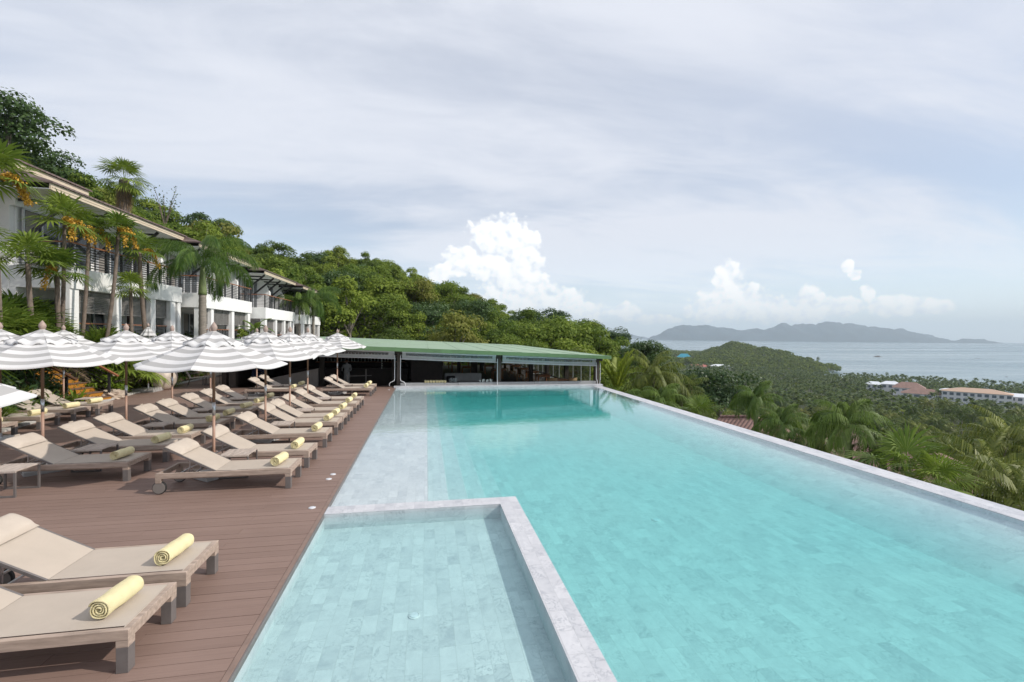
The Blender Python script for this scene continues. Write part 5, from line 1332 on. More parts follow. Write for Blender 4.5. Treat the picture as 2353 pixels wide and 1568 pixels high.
def make_palm(name, kind, seed, h, lean=(0, 0), scale=1.0):
    """origin at the crown centre; trunk goes down by h"""
    rng = np.random.default_rng(seed); t = empty(name); parts = []
    if kind == 'coconut':
        nf = 24
        for k in range(nf):
            el = rad(88-108*(k/nf)**.9+rng.uniform(-6, 6)); parts.append(frond(rng, (0, 0, 0), k*2.4+rng.uniform(-.2, .2), el, (3.6+rng.uniform(-.4, .3))*scale, rad(85+rng.uniform(-15, 25)), 34, .85*scale, .085*scale, vee=.10, tipdroop=.85))
        V, Q = join(parts); npobj('crown', V, Q, M['leaf_coconut'], t)
    elif kind == 'foxtail':
        nf = 12
        for k in range(nf):
            el = rad(74-66*(k/nf)+rng.uniform(-6, 6)); parts.append(frond(rng, (0, 0, 0), k*2.4+rng.uniform(-.2, .2), el, 3.1*scale, rad(128+rng.uniform(-15, 20)), 64, .62*scale, .026*scale, bushy=True, vee=.25, tipdroop=.7))
        V, Q = join(parts); npobj('crown', V, Q, M['leaf_palm'], t)
    elif kind == 'royal':
        nf = 15
        for k in range(nf):
            el = rad(86-95*(k/nf)**.9+rng.uniform(-6, 6)); parts.append(frond(rng, (0, 0, 0), k*2.4+rng.uniform(-.2, .2), el, 2.9*scale, rad(100+rng.uniform(-15, 25)), 52, .85*scale, .045*scale, bushy=(k % 3 == 0), vee=.30, tipdroop=.95))
        V, Q = join(parts); npobj('crown', V, Q, M['leaf_palm'], t)
    elif kind in ('fan', 'bigfan', 'washingtonia'):
        nf, pet, R, ns = {'fan': (17, .58, .70, 20), 'bigfan': (13, .9, 1.15, 34), 'washingtonia': (28, .95, .95, 24)}[kind]
        for k in range(nf):
            el = rad(88-(112 if kind == 'fan' else 135)*(k/nf)+rng.uniform(-12, 12)); parts.append(fan_leaf(rng, (0, 0, 0), k*2.4+rng.uniform(-.3, .3), el, pet*scale*rng.uniform(.8, 1.15), R*scale*rng.uniform(.85, 1.1), ns, droop=.22 if kind != 'bigfan' else .25))
        V, Q = join(parts); npobj('crown', V, Q, M['leaf_fan'], t)
        if kind == 'washingtonia':
            parts = []
            for k in range(26):
                parts.append(fan_leaf(rng, (0, 0, -.5-.05*k), k*2.4, rad(-48-25*k/26), .18*scale, .62*scale, 20, droop=.8))
            V, Q = join(parts); npobj('dead_skirt', V, Q, M['dead_leaf'], t)
    return t
def fruits(t, n, seed, L=.55, m='fruit', spread=.30):
    rng = np.random.default_rng(seed)
    for k in range(n):
        a = rng.uniform(-2.2, .9); N_ = 420; s_ = rng.uniform(0, 1, N_)
        base = np.array([math.cos(a)*.15, math.sin(a)*.15, .05]); P = base+np.stack([math.cos(a)*spread*1.8*s_, math.sin(a)*spread*1.8*s_, .75*s_-L*s_**2*2.6], 1)+rng.normal(size=(N_, 3))*np.array([.05, .05, .04])
        U = unit(rng.normal(size=(N_, 3))+np.array([0, 0, -1.0])); V, Q = kites(P, U, unit(rng.normal(size=(N_, 3))), np.full(N_, .07), np.full(N_, .05)); npobj('fruit_cluster', V, Q, M[m], t)
def at3(dx, dy, Z):
    u, v = (dx-CX)/FPX, (dy-CY)/FPX; p = Vector((0, 0, EYE))+(Fw+Rt*u-Up*v)*Z; return tuple(p)

# ------------------------------------------------------------------ palms by the hotel
def plant_palm(kind, p, base_z, label, seed, fr=0, scale=1.0, group=None, tr=(.075, .055), lean=None, shaft=False, tm='trunk', rot=0):
    t = make_palm('palm_tree', kind, seed, 1, scale=scale); t.location = p; t.rotation_euler = (0, 0, rot); tag(t, label, 'palm tree', group)
    h = p[2]-base_z; rng = random.Random(seed); lx, ly = lean or (rng.uniform(-.25, .25), rng.uniform(-.2, .2))
    b = MB(); n = max(10, int(h/.16)); pts = []; rr = []
    for i in range(n+1):
        f = i/n; pts.append((lx*(1-f)**1.5, ly*(1-f)**1.5, -h*(1-f))); rr.append((tr[0]+(tr[1]-tr[0])*f)*(1.06 if i % 2 else .97))
    if shaft:
        k = int(n*(1-min(.6, 1.3/h))); b.tube(pts[:k+1], rr[:k+1], 12); b.build('trunk', M[tm], t, smooth=True)
        b = MB(); b.tube([(pts[i]) for i in range(k, n+1)], [rr[k]*1.15*(1-.5*(i-k)/(n-k)) for i in range(k, n+1)], 12); b.build('crownshaft', M['crownshaft'], t, smooth=True)
    else: b.tube(pts, rr, 10); b.build('trunk', M[tm], t, smooth=True)
    if fr: fruits(t, fr, seed+5)
    return t
bz = 1.7
plant_palm('fan', (-13.3, 19.9, 6.65), bz, 'tallest fan palm with yellow fruit in front of the nearest balcony', 21, fr=3, scale=1.05)
plant_palm('fan', (-12.6, 21.7, 6.75), bz, 'slender fan palm with a curved trunk right of the tallest fan palm', 22, fr=2, scale=.9, lean=(-.5, 0), tr=(.075, .06))
plant_palm('fan', (-13.0, 23.9, 6.3), bz, 'fan palm with a thick trunk nearest the second hotel block', 23, fr=1, scale=1.0, tr=(.095, .075))
plant_palm('fan', (-13.4, 21.3, 6.6), bz, 'fan palm hung with orange fruit between the tallest and the slender palm', 28, fr=2, scale=.8)
plant_palm('fan', (-13.3, 18.3, 4.9), bz, 'low fan palm at the left edge under the fruiting palm', 24, fr=0, scale=1.1, tr=(.085, .07))
plant_palm('fan', (-13.2, 19.4, 4.75), bz, 'low fan palm with an orange fruit strand in front of the louvres', 25, fr=1, scale=1.0, tr=(.085, .07))
plant_palm('fan', (-12.8, 22.9, 4.5), bz, 'small starry fan palm in front of the ground floor louvres', 26, fr=0, scale=.8, tr=(.07, .06))
plant_palm('fan', (-12.9, 16.6, 7.25), bz, 'fan palm with orange fruit cut by the left frame edge under the roof', 27, fr=5, scale=1.1)
plant_palm('fan', (-11.7, 14.0, 4.9), .3, 'fan palm mostly outside the frame with one leaf tip reaching in', 29, scale=1.0)
fx = plant_palm('foxtail', (-11.58, 26.65, 6.05), 1.2, 'foxtail palm with a thick grey ringed trunk in front of the second block', 31, scale=1.0, tr=(.19, .155), shaft=True, tm='trunk_grey', lean=(0, 0), rot=.5)
b = MB(); b.tube([(0, 0, 0), (.05, 0, 1.0), (.22, -.05, 2.15)], [.035, .025, .006], 6); b.build('spear_leaf', M['crownshaft'], fx)
plant_palm('foxtail', (-10.95, 47.9, 5.7), .8, 'drooping feathery palm at the far end of the hotel', 32, scale=1.05, tr=(.15, .11), shaft=True, tm='trunk_grey', lean=(0, 0))
plant_palm('foxtail', (-11.9, 46.6, 5.3), .8, 'second feathery palm leaning against the farthest hotel block', 33, scale=.8, tr=(.13, .10), shaft=True, tm='trunk_grey', lean=(0, 0))
plant_palm('washingtonia', (-24.8, 43.5, 15.2), 4, 'big palm with a skirt of dead leaves standing behind the hotel roof', 34, scale=1.2, tr=(.42, .34), lean=(0, 0))
# low fan shrubs on the bank
shr = []
for k in range(3):
    t = make_palm('fan_palm_shrub', 'fan', 60+k, 1, scale=1.0); shr.append(t); 
    b = MB(); b.tube([(0, 0, -.6), (0, 0, 0)], [.10, .08], 8); b.build('stem', M['trunk'], t)
ii = 0; rr = random.Random(12)
spots = [(-12.6+rr.uniform(-.9, .3), y+rr.uniform(-.4, .4)) for y in np.arange(12.5, 24.0, .62)]+[(-13.9+rr.uniform(-.6, .4), y) for y in np.arange(13, 21, .9)]+[(-12.3, 14.2), (-12.5, 24.9), (-12.9, 26.4), (-13.3, 28.6)]
for (x, y) in spots:
    if -13.6 < x < -11.4 and 18.5 < y < 20.6: x -= 1.2
    o = shr[ii] if ii < 3 else dup(shr[ii % 3]); s_ = rr.uniform(.95, 1.4) if y < 23.6 else rr.uniform(.7, 1.0); o.location = (x, y, bank_z(x, y)+.62*s_); o.scale = (s_, s_, s_*1.05); o.rotation_euler = (0, 0, rr.uniform(0, 6.28))
    tag(o, 'low green fan palm in the thick planting on the bank below the hotel', 'palm shrub', 'low fan palms on the bank below the hotel'); ii += 1

# shrubs, strap-leaved plants and grass on the bank
def bush(name, loc, R, H, nleaf, size, m, label, cat, seed, group=None, lobes=14):
    t = empty(name, loc); tag(t, label, cat, group); rng = np.random.default_rng(seed)
    V, Q, lob = crown_leaves(rng, R, H, lobes, nleaf, size, .8); npobj('foliage', V, Q, M[m], t)
    b = MB()
    for l in lob[:6]: b.tube([(0, 0, 0), (l[0]*.4, l[1]*.4, l[2]*.5), (l[0], l[1], l[2])], [.03, .02, .008], 5)
    b.build('stem', M['trunk'], t); return t
bush('garden_bush', (-12.35, 20.65, .15), .62, 1.45, 2600, .11, 'leaf_bright', 'bright lime green bush beside the foot of the stairs', 'bush', 5)
bush('garden_bush', (-12.9, 21.6, .6), .6, 1.2, 1500, .12, 'leaf_dark', 'dark green bush behind the lime green bush', 'bush', 6)
bush('flowering_shrub', (-11.9, 29.5, 1.1), .5, 1.3, 900, .10, 'leaf_hill', 'leafy shrub with purple flowers at the foxtail palm trunk', 'shrub', 7)
bush('garden_bush', (-11.6, 30.5, .3), .9, 1.3, 2200, .13, 'leaf_dark', 'dark clipped bush between the beige chairs and the bar', 'bush', 8)
bush('garden_bush', (-10.6, 32.8, .2), 1.0, 1.6, 2200, .14, 'leaf_dark', 'dark bush at the left wall of the bar behind the kneeling man', 'bush', 9)
bush('garden_bush', (-12.6, 33.0, .7), 1.0, 1.6, 2000, .14, 'leaf_hill', 'mid green bush below the third hotel block', 'bush', 10)
bush('garden_bush', (-12.3, 25.6, .45), .7, .9, 1500, .11, 'leaf_hill', 'low green bush left behind the beige side-on chair', 'bush', 14)
bush('garden_bush', (-12.2, 27.6, .4), .8, 1.1, 1700, .11, 'leaf_dark', 'low dark green bush right behind the beige chairs', 'bush', 15)
bush('garden_bush', (-13.2, 36.2, 1.8), .6, 1.2, 900, .14, 'leaf_hill', 'bush under the balcony of the second hotel block', 'bush', 16)
def strap_plant(name, loc, n, L, w, m, seed, arch=1.6):
    rng = np.random.default_rng(seed); parts = []
    for k in range(n):
        a = rng.uniform(0, 6.28); el = rad(rng.uniform(35, 88)); l = L*rng.uniform(.6, 1.1); p = np.array([rng.normal()*.05, rng.normal()*.05, 0]); P = [p.copy()]; e = el
        for i in range(6): p = p+np.array([math.cos(e)*math.cos(a), math.cos(e)*math.sin(a), math.sin(e)])*l/6; P.append(p.copy()); e -= arch/6*rng.uniform(.5, 1.3)
        P = np.array(P); s_ = np.array([-math.sin(a), math.cos(a), 0]); ww = (w*np.array([.5, .9, 1, .95, .75, .45, .05]))[:, None]/2
        V = np.concatenate([P+s_*ww, P-s_*ww]); parts.append((V, np.array([[i, i+1, 8+i, 7+i] for i in range(6)])))
    V, Q = join(parts); o = npobj(name, V, Q, M[m]); o.location = loc; return o
sp = [strap_plant('strap_leaf_plant', (0, 0, 0), 46, .85, .05, 'leaf_fan', 70), strap_plant('strap_leaf_plant', (0, 0, 0), 34, .7, .08, 'leaf_palm', 71), strap_plant('strap_leaf_plant', (0, 0, 0), 40, .75, .045, 'leaf_grass', 72)]
ii = 0
for y in np.arange(12.6, 34.5, .42):
    for u in (.22, .62):
        x = kerb_x(y)-.25-u+rr.uniform(-.12, .12)
        if 18.4 < y < 20.4: continue
        if ii >= 96: continue
        o = sp[ii % 3] if ii < 3 else sp[rr.choice((0, 1, 1, 2))].copy()
        if ii >= 3: col.objects.link(o)
        s_ = rr.uniform(.6, 1.15)*(1 if y < 22 else .7); o.location = (x, y+rr.uniform(-.15, .15), bank_z(x, y)); o.scale = (s_,)*3; o.rotation_euler = (0, 0, rr.uniform(0, 6.28))
        tag(o, 'strap-leaved plant in the green border along the stone kerb', 'plant', 'strap-leaved border plants along the kerb'); ii += 1
o = strap_plant('striped_leaf_plant', (-11.75, 18.05, .05), 26, .8, .10, 'leaf_lime', 77, 1.2); tag(o, 'pale striped leaf plant at the left foot of the orange stairs', 'plant')
dr = strap_plant('spiky_plant', (-11.75, 23.35, .95), 42, .95, .05, 'leaf_fan', 78, 1.2); tag(dr, 'spiky green plant with narrow leaves growing in the clay jar', 'plant')
dr2 = strap_plant('leaf', (.05, .0, .05), 9, .75, .07, 'red_leaf', 79, .5); dr2.parent = dr; dr2['label'] = 'red inner leaves'
def grass_patch():
    rng = np.random.default_rng(4); n = 9000; Y_ = rng.uniform(12, 40, n); U_ = rng.uniform(.05, 2.6, n); P = np.array([(kerb_x(y)-.2-u, y, bank_z(kerb_x(y)-.2-u, y)) for y, u in zip(Y_, U_)])
    U = unit(rng.normal(size=(n, 3))*.5+np.array([0, 0, 1.0])); V, Q = kites(P, U, unit(rng.normal(size=(n, 3))), rng.uniform(.06, .20, n), np.full(n, .03), .1)
    o = npobj('bank_grass', V, Q, M['leaf_grass']); tag(o, 'dry grassy ground cover on the bank behind the kerb', 'grass', kind='stuff')
grass_patch()
def bank_shrubbery():
    rng = np.random.default_rng(14); n = 26000; P = []
    while len(P) < n:
        y = rng.uniform(10, 34); u = rng.uniform(.35, 3.4); x = kerb_x(y)-.2-u
        if 18.2 < y < 21.0 and u < 3: continue
        P.append((x, y, bank_z(x, y)+rng.uniform(0, .55+.45*math.sin(x*2.3+y*1.7)**2)*min(1, u)))
    P = np.array(P); N = unit(rng.normal(size=(n, 3))*.7+np.array([.4, -.2, .8])); U = unit(np.cross(N, rng.normal(size=(n, 3)))+np.array([0, 0, .5])); s_ = rng.uniform(.10, .30, n)
    V, Q = kites(P, U, N, s_, s_*.35, .2); o = npobj('bank_shrubbery', V, Q, M['leaf_dark']); tag(o, 'dense dark green shrubbery covering the bank below the hotel', 'shrubbery', kind='stuff')
bank_shrubbery()
def banana(loc, seed, label):
    rng = np.random.default_rng(seed); t = empty('banana_plant', loc); tag(t, label, 'plant'); b = MB(); b.tube([(0, 0, 0), (0, 0, 1.1)], [.09, .06], 8); b.build('stem', M['crownshaft'], t)
    parts = []
    for k in range(7):
        a = k*2.4+.5; p = np.array([0, 0, 1.0]); e = rad(75-9*k); P = [p]
        for i in range(9): p = p+np.array([math.cos(e)*math.cos(a), math.cos(e)*math.sin(a), math.sin(e)])*.17; P.append(p); e -= .16
        P = np.array(P); s_ = np.array([-math.sin(a), math.cos(a), 0]); w = (.40*np.array([.05, .08, .6, .9, 1, 1, .95, .8, .5, .05]))[:, None]/2; dn = np.array([0, 0, -.06])
        V = np.concatenate([P+s_*w+dn, P, P-s_*w+dn]); n = 10; parts.append((V, np.array([[i, i+1, n+i+1, n+i] for i in range(9)]+[[n+i, n+i+1, 2*n+i+1, 2*n+i] for i in range(9)])))
    V, Q = join(parts); npobj('leaves', V, Q, M['leaf_fan'], t)
banana((-12.5, 36.9, 1.85), 3, 'banana plant under the end of the second block balcony')

# ------------------------------------------------------------------ forest trees
def make_tree(name, seed, R, H, th, nleaf, size, m, lobes=18, tr=.22):
    rng = np.random.default_rng(seed); t = empty(name); V, Q, lob = crown_leaves(rng, R, H, lobes, nleaf, size, .75, z0=th)
    npobj('crown', V, Q, M[m], t); b = MB(); b.tube([(0, 0, -1.5), (.1, 0, th*.6), (0, .1, th+H*.25)], [tr, tr*.75, tr*.45], 7)
    for l in lob[:9]: b.tube([(0, .05, th*.8), (l[0]*.5, l[1]*.5, (th*.8+l[2])*.5+.2), (l[0], l[1], l[2])], [tr*.4, tr*.28, tr*.1], 5)
    b.build('trunk', M['trunk_grey'], t); return t
protos = [make_tree('forest_tree', 100, 4.2, 5.0, 2.5, 5200, .36, 'leaf_hill'), make_tree('forest_tree', 101, 3.6, 4.4, 2.2, 4600, .32, 'leaf_hill', 18),
          make_tree('forest_tree', 102, 4.8, 4.0, 2.8, 5600, .38, 'leaf_hill', 22), make_tree('forest_tree', 103, 3.4, 6.0, 2.6, 4600, .34, 'leaf_hill', 16),
          make_tree('forest_tree', 104, 4.4, 5.5, 3.0, 3600, .34, 'leaf_hill', 12), make_tree('forest_tree', 105, 3.9, 4.6, 2.0, 3400, .34, 'leaf_dark', 20)]
rr = random.Random(99); placed = []
def ok_spot(x, y, dmin):
    if -26 < x < -7.5 and y < 60: return False
    if -12 < x < 13.5 and y < 53: return False
    return all((x-a)**2+(y-b_)**2 > dmin*dmin for a, b_ in placed)
NT_ = 0
def put_tree(x, y, s_, label, group, pi=None, z=None):
    global NT_
    p = protos[NT_] if NT_ < len(protos) else dup(protos[pi if pi is not None else rr.choice((0, 0, 1, 1, 2, 3, 4, 5))])
    p.location = (x, y, (terr(x, y) if z is None else z)-.3); p.rotation_euler = (0, 0, rr.uniform(0, 6.28)); p.scale = (s_*rr.uniform(.9, 1.1), s_*rr.uniform(.9, 1.1), s_*rr.uniform(.85, 1.2))
    tag(p, label, 'tree', group); placed.append((x, y)); NT_ += 1
GH = 'broadleaf trees of the green forest on the hillside'; LH = 'broadleaf tree in the dense green forest on the hill behind the hotel and restaurant'
tries = 0
while NT_ < 235 and tries < 9000:
    tries += 1; dx = rr.uniform(-60, 1500); u = rr.random(); Z = 34+(150-34)*u**.8
    lim = float(np.interp(dx, [0, 300, 550, 820, 1060, 1280, 1470], [70, 100, 135, 140, 125, 105, 80]))
    if Z > lim: continue
    x, y = W(dx, Z)
    if ok_spot(x, y, 4.3 if Z < 90 else 5.0): put_tree(x, y, rr.uniform(.75, 1.15)*(.8 if Z < 50 else 1), LH, GH)
# undergrowth that closes the gaps
def undergrowth(name, n, rngseed, dx0, dx1, z0, z1, size, hgt, m, label, cat):
    rng = np.random.default_rng(rngseed); P = []
    while len(P) < n:
        dx = rng.uniform(dx0, dx1); Z = math.exp(rng.uniform(math.log(z0), math.log(z1))); x, y = W(dx, Z)
        if (-26 < x < -9.5 and y < 55) or (-11 < x < 10.5 and y < 50) or (x < 10 and y < 24) or (27 < x < 41 and 21 < y < 41) or (16 < x < 24 and 23 < y < 31): continue
        P.append((x, y, terr(x, y)+rng.uniform(0, hgt)*(.6+.4*math.sin(x*.7)*math.sin(y*.6))))
    P = np.array(P); N = unit(rng.normal(size=(n, 3))*.6+np.array([0, 0, 1.0])); U = unit(np.cross(N, rng.normal(size=(n, 3)))); s_ = size*rng.uniform(.5, 1.3, n)*np.linalg.norm(P[:, :2], axis=1)**.5/6
    V, Q = kites(P, U, N, s_, s_*.6); o = npobj(name, V, Q, M[m]); tag(o, label, cat, kind='stuff')
undergrowth('hillside_undergrowth', 42000, 1, -120, 1560, 26, 175, .65, 2.6, 'leaf_hill', 'dense undergrowth between the hillside trees', 'undergrowth')
undergrowth('slope_undergrowth', 30000, 2, 1380, 2500, 11, 330, .45, 2.2, 'leaf_far', 'green undergrowth on the slope below the pool', 'undergrowth')

# single trees that stand out
def lone(dx, Z, s_, pi, label, top=None, name='tree', m=None):
    x, y = W(dx, Z); t = make_tree(name, 200+int(dx), 4.0, 5.2, 2.4, 5200, .34, m or ('leaf_dark' if pi else 'leaf_hill'), 22)
    z = terr(x, y) if top is None else EYE+((770+.01*(dx-1176))-top)/1050*Z-7.4*s_
    t.location = (x, y, z); t.scale = (s_,)*3; tag(t, label, 'tree'); placed.append((x, y)); return t
lone(20, 44, 1.15, 1, 'big dark tree rising above the roof at the left frame edge', 225)
lone(95, 50, 1.0, 1, 'dark tree right below the big one at the left frame edge', 345)
lone(470, 74, .95, 1, 'dark open-crowned tree on the ridge right of the skirted palm', 490)
lone(515, 84, .8, 0, 'loose-crowned tree on the ridge above the second hotel block', 505)
lone(628, 112, 1.2, 0, 'large rounded green tree on the ridge line above the third block', 556)
lone(1265, 84, .95, 1, 'dark tree at the crest where the hill begins to fall', 708)
lone(1345, 82, 1.0, 1, 'dark tree on the falling crest above the green roof', 733)
lone(1415, 76, .75, 1, 'narrow dark tree beside the gap before the sea', 752)
lone(1480, 56, .85, 1, 'dark rounded tree at the end of the hill beside the sea', 782)
lone(1500, 45, .6, 0, 'green tree in front of the dark rounded one at the end of the hill', 850)
lone(1655, 46, .95, 1, 'big dark round tree behind the palms at the pool edge', 838)
lone(1590, 52, .7, 0, 'lighter green tree left of the big dark round one', 862)
bt = lone(1545, 36, .42, 0, 'brownish thin-leaved shrub tree behind the coconut palm', 868, 'shrub_tree', 'leaf_brown')
GS = 'broadleaf trees on the slope below the pool'; LS = 'broadleaf tree on the slope between the pool edge and the coconut grove'
n0 = NT_; tries = 0
while NT_ < n0+48 and tries < 4000:
    tries += 1; dx = rr.uniform(1480, 2000); Z = rr.uniform(46, 130); x, y = W(dx, Z)
    if dx > 1760 and Z < 60: continue
    if ok_spot(x, y, 6.0): put_tree(x, y, rr.uniform(.5, .85), LS, GS)

# sparse sapling on the ridge
def sapling(dx, Z, top, label, seed):
    x, y = W(dx, Z); z = EYE+((770+.01*(dx-1176))-top)/1050*Z-5; t = empty('sapling', (x, y, z)); tag(t, label, 'tree'); rng = np.random.default_rng(seed); b = MB(); C = []
    for k in range(7):
        a = k*2.1; tip = np.array([math.cos(a)*1.3, math.sin(a)*1.3, 3.2+.3*k]); b.tube([(0, 0, 0), tuple(tip*.5+np.array([0, 0, .4])), tuple(tip)], [.07, .04, .015], 5)
        for j in range(26): f = rng.uniform(.45, 1.05); C.append(tip*f+rng.normal(size=3)*.28)
    b.build('trunk', M['trunk'], t); C = np.array(C); n = len(C); U = unit(rng.normal(size=(n, 3))); V, Q = kites(C, U, unit(rng.normal(size=(n, 3))), np.full(n, .26), np.full(n, .15)); npobj('foliage', V, Q, M['leaf_dark'], t)
sapling(378, 58, 432, 'thin sapling with few leaves against the sky beside the skirted palm', 1)

# ------------------------------------------------------------------ palms beyond the pool edge
def edge_palm(kind, dx, dy, Z, label, seed, scale=1.0, tr=(.14, .11), m=None, shaft=False):
    p = at3(dx, dy, Z); base = min(terr(p[0], p[1]), p[2]-1.2); t = plant_palm(kind, p, base, label, seed, scale=scale, tr=tr, shaft=shaft, tm='trunk_grey')
    if m:
        for ch in KIDS[t.name]:
            if ch.name.startswith('crown') and not ch.name.startswith('crownshaft'): ch.data.materials[0] = M[m]
    return t
def upright_palm(dx, dy, Z, label):
    p = at3(dx, dy, Z); t = empty('young_palm', p); tag(t, label, 'palm tree'); rng = np.random.default_rng(8); parts = []
    for k, (a, e, L) in enumerate([(2.9, 66, 2.6), (2.6, 78, 2.5), (-.2, 80, 2.8), (.3, 70, 2.5), (-.6, 86, 2.6), (1.2, 74, 2.3)]):
        parts.append(frond(rng, (0, 0, 0), a, rad(e), L, rad(28), 70, .62, .07, vee=.5, tipdroop=.0))
    V, Q = join(parts); npobj('crown', V, Q, M['leaf_lime'], t); b = MB(); b.tube([(0, 0, -6.0), (0, 0, 0)], [.16, .10], 8); b.build('trunk', M['trunk_grey'], t)
upright_palm(1418, 905, 27.5, 'young palm with upright yellow-green fronds at the pavilion corner')
edge_palm('coconut', 1500, 868, 29.0, 'glossy coconut palm right of the yellow-green one at the pool corner', 41, .70)
edge_palm('royal', 1432, 945, 26.0, 'drooping palm below the yellow-green fronds at the pool corner', 42, .62)
edge_palm('coconut', 1566, 905, 30, 'coconut palm with upright fronds in front of the brown shrub', 43, .55)
edge_palm('royal', 1520, 925, 24, 'short palm leaning over the pool wall beside the corner', 44, .5)
edge_palm('bigfan', 1610, 962, 19.5, 'pale green fan palm with pleated leaves at the pool wall', 45, .62)
edge_palm('royal', 1738, 925, 24, 'left of the two feathery palms standing before the brown roofs', 46, .50, shaft=True)
edge_palm('royal', 1800, 985, 19.5, 'drooping feathery palm close to the pool wall before the brown roofs', 47, .48, shaft=True)
edge_palm('royal', 1950, 985, 17.5, 'tallest feathery palm beyond the pool wall in front of the big brown roof', 48, .55, shaft=True)
edge_palm('coconut', 2030, 1035, 17, 'dark arching palm right of the tallest feathery palm', 49, .40)
edge_palm('bigfan', 2085, 1098, 12.8, 'bright fan palm with big pleated leaves against the pool wall', 50, .85)
edge_palm('bigfan', 2160, 1125, 11.8, 'second bright fan palm lower at the pool wall', 51, .62)
edge_palm('coconut', 2268, 1105, 16, 'coconut palm with orange stalks at the right frame edge', 52, .62)
edge_palm('coconut', 2330, 1160, 12.5, 'coconut palm cut by the right frame edge at the pool wall', 53, .5)
edge_palm('coconut', 1860, 1020, 21, 'low palm with silvery fronds between the feathery palms', 54, .55)
# the grove
cp = []
for k in range(4):
    t = make_palm('coconut_palm', 'coconut', 300+k, 1, scale=1.0); b = MB(); b.tube([(.5, .2, -11), (.2, .1, -5), (0, 0, 0)], [.20, .15, .11], 7); b.build('trunk', M['trunk_grey'], t); cp.append(t)
GP = 'coconut palms of the grove sloping down to the sea'; LP = 'coconut palm in the grove between the brown roofs and the sea'
gp = []; nP = 0; tries = 0; rr = random.Random(5)
while nP < 270 and tries < 30000:
    tries += 1; dx = rr.uniform(1620, 2480); Z = 38*math.exp(rr.random()**.75*math.log(255/38)); x, y = W(dx, Z)
    if dx < 1800 and Z < 90 and rr.random() < .8: continue
    if dx < 2180 and Z < 58: continue
    if any((x-a)**2+(y-b_)**2 < (5.2 if Z < 150 else 6.0)**2 for a, b_ in gp): continue
    o = cp[nP] if nP < 4 else dup(cp[rr.randrange(4)]); s_ = rr.uniform(.95, 1.35); o.location = (x, y, terr(x, y)+8.8*s_+rr.uniform(-1.5, 1.5)); o.scale = (s_,)*3; o.rotation_euler = (rr.uniform(-.08, .08), rr.uniform(-.08, .08), rr.uniform(0, 6.28))
    tag(o, LP, 'palm tree', GP); gp.append((x, y)); nP += 1
def far_grove():
    rng = np.random.default_rng(77); parts = []; n = 0; VV = []
    fr = []
    for k in range(13):     # one crown of simple arched fronds
        a = k*2.4; e = rad(70-85*k/13); p = np.zeros(3); P = [p]
        for i in range(3): p = p+np.array([math.cos(e)*math.cos(a), math.cos(e)*math.sin(a), math.sin(e)])*1.25; P.append(p); e -= .55
        P = np.array(P); s_ = np.array([-math.sin(a), math.cos(a), 0]); w = np.array([.15, .75, .65, .05])[:, None]; dn = np.array([0, 0, -.28])*w
        V = np.concatenate([P+s_*w+dn, P, P-s_*w+dn]); fr.append((V, np.array([[i, i+1, 5+i, 4+i] for i in range(3)]+[[4+i, 5+i, 9+i, 8+i] for i in range(3)])))
    cV, cQ = join(fr)
    # trunk quads
    tV = np.array([[-.16, 0, -9], [.16, 0, -9], [.1, 0, 0], [-.1, 0, 0], [0, -.16, -9], [0, .16, -9], [0, .1, 0], [0, -.1, 0]]); cV, cQ = join([(cV, cQ), (tV, np.array([[0, 1, 2, 3], [4, 5, 6, 7]]))])
    while n < 1500:
        dx = rng.uniform(1530, 2520); Z = math.sqrt(rng.uniform(250**2, 740**2)); x, y = W(dx, Z); g = terr(x, y)
        if g < -64.2 or (2160 < dx and 330 < Z < 436) or (1990 < dx < 2150 and 385 < Z < 495): continue
        a = rng.uniform(0, 6.28); s_ = rng.uniform(.8, 1.15); c, s2 = math.cos(a)*s_, math.sin(a)*s_; R_ = np.array([[c, -s2, 0], [s2, c, 0], [0, 0, s_]])
        VV.append((cV@R_.T+np.array([x, y, g+rng.uniform(7.5, 11)]), cQ)); n += 1
    V, Q = join(VV); o = npobj('far_palm_grove', V, Q, M['leaf_coconut']); tag(o, 'mass of coconut palms filling the plain down to the shore', 'palm grove', kind='stuff')
far_grove()
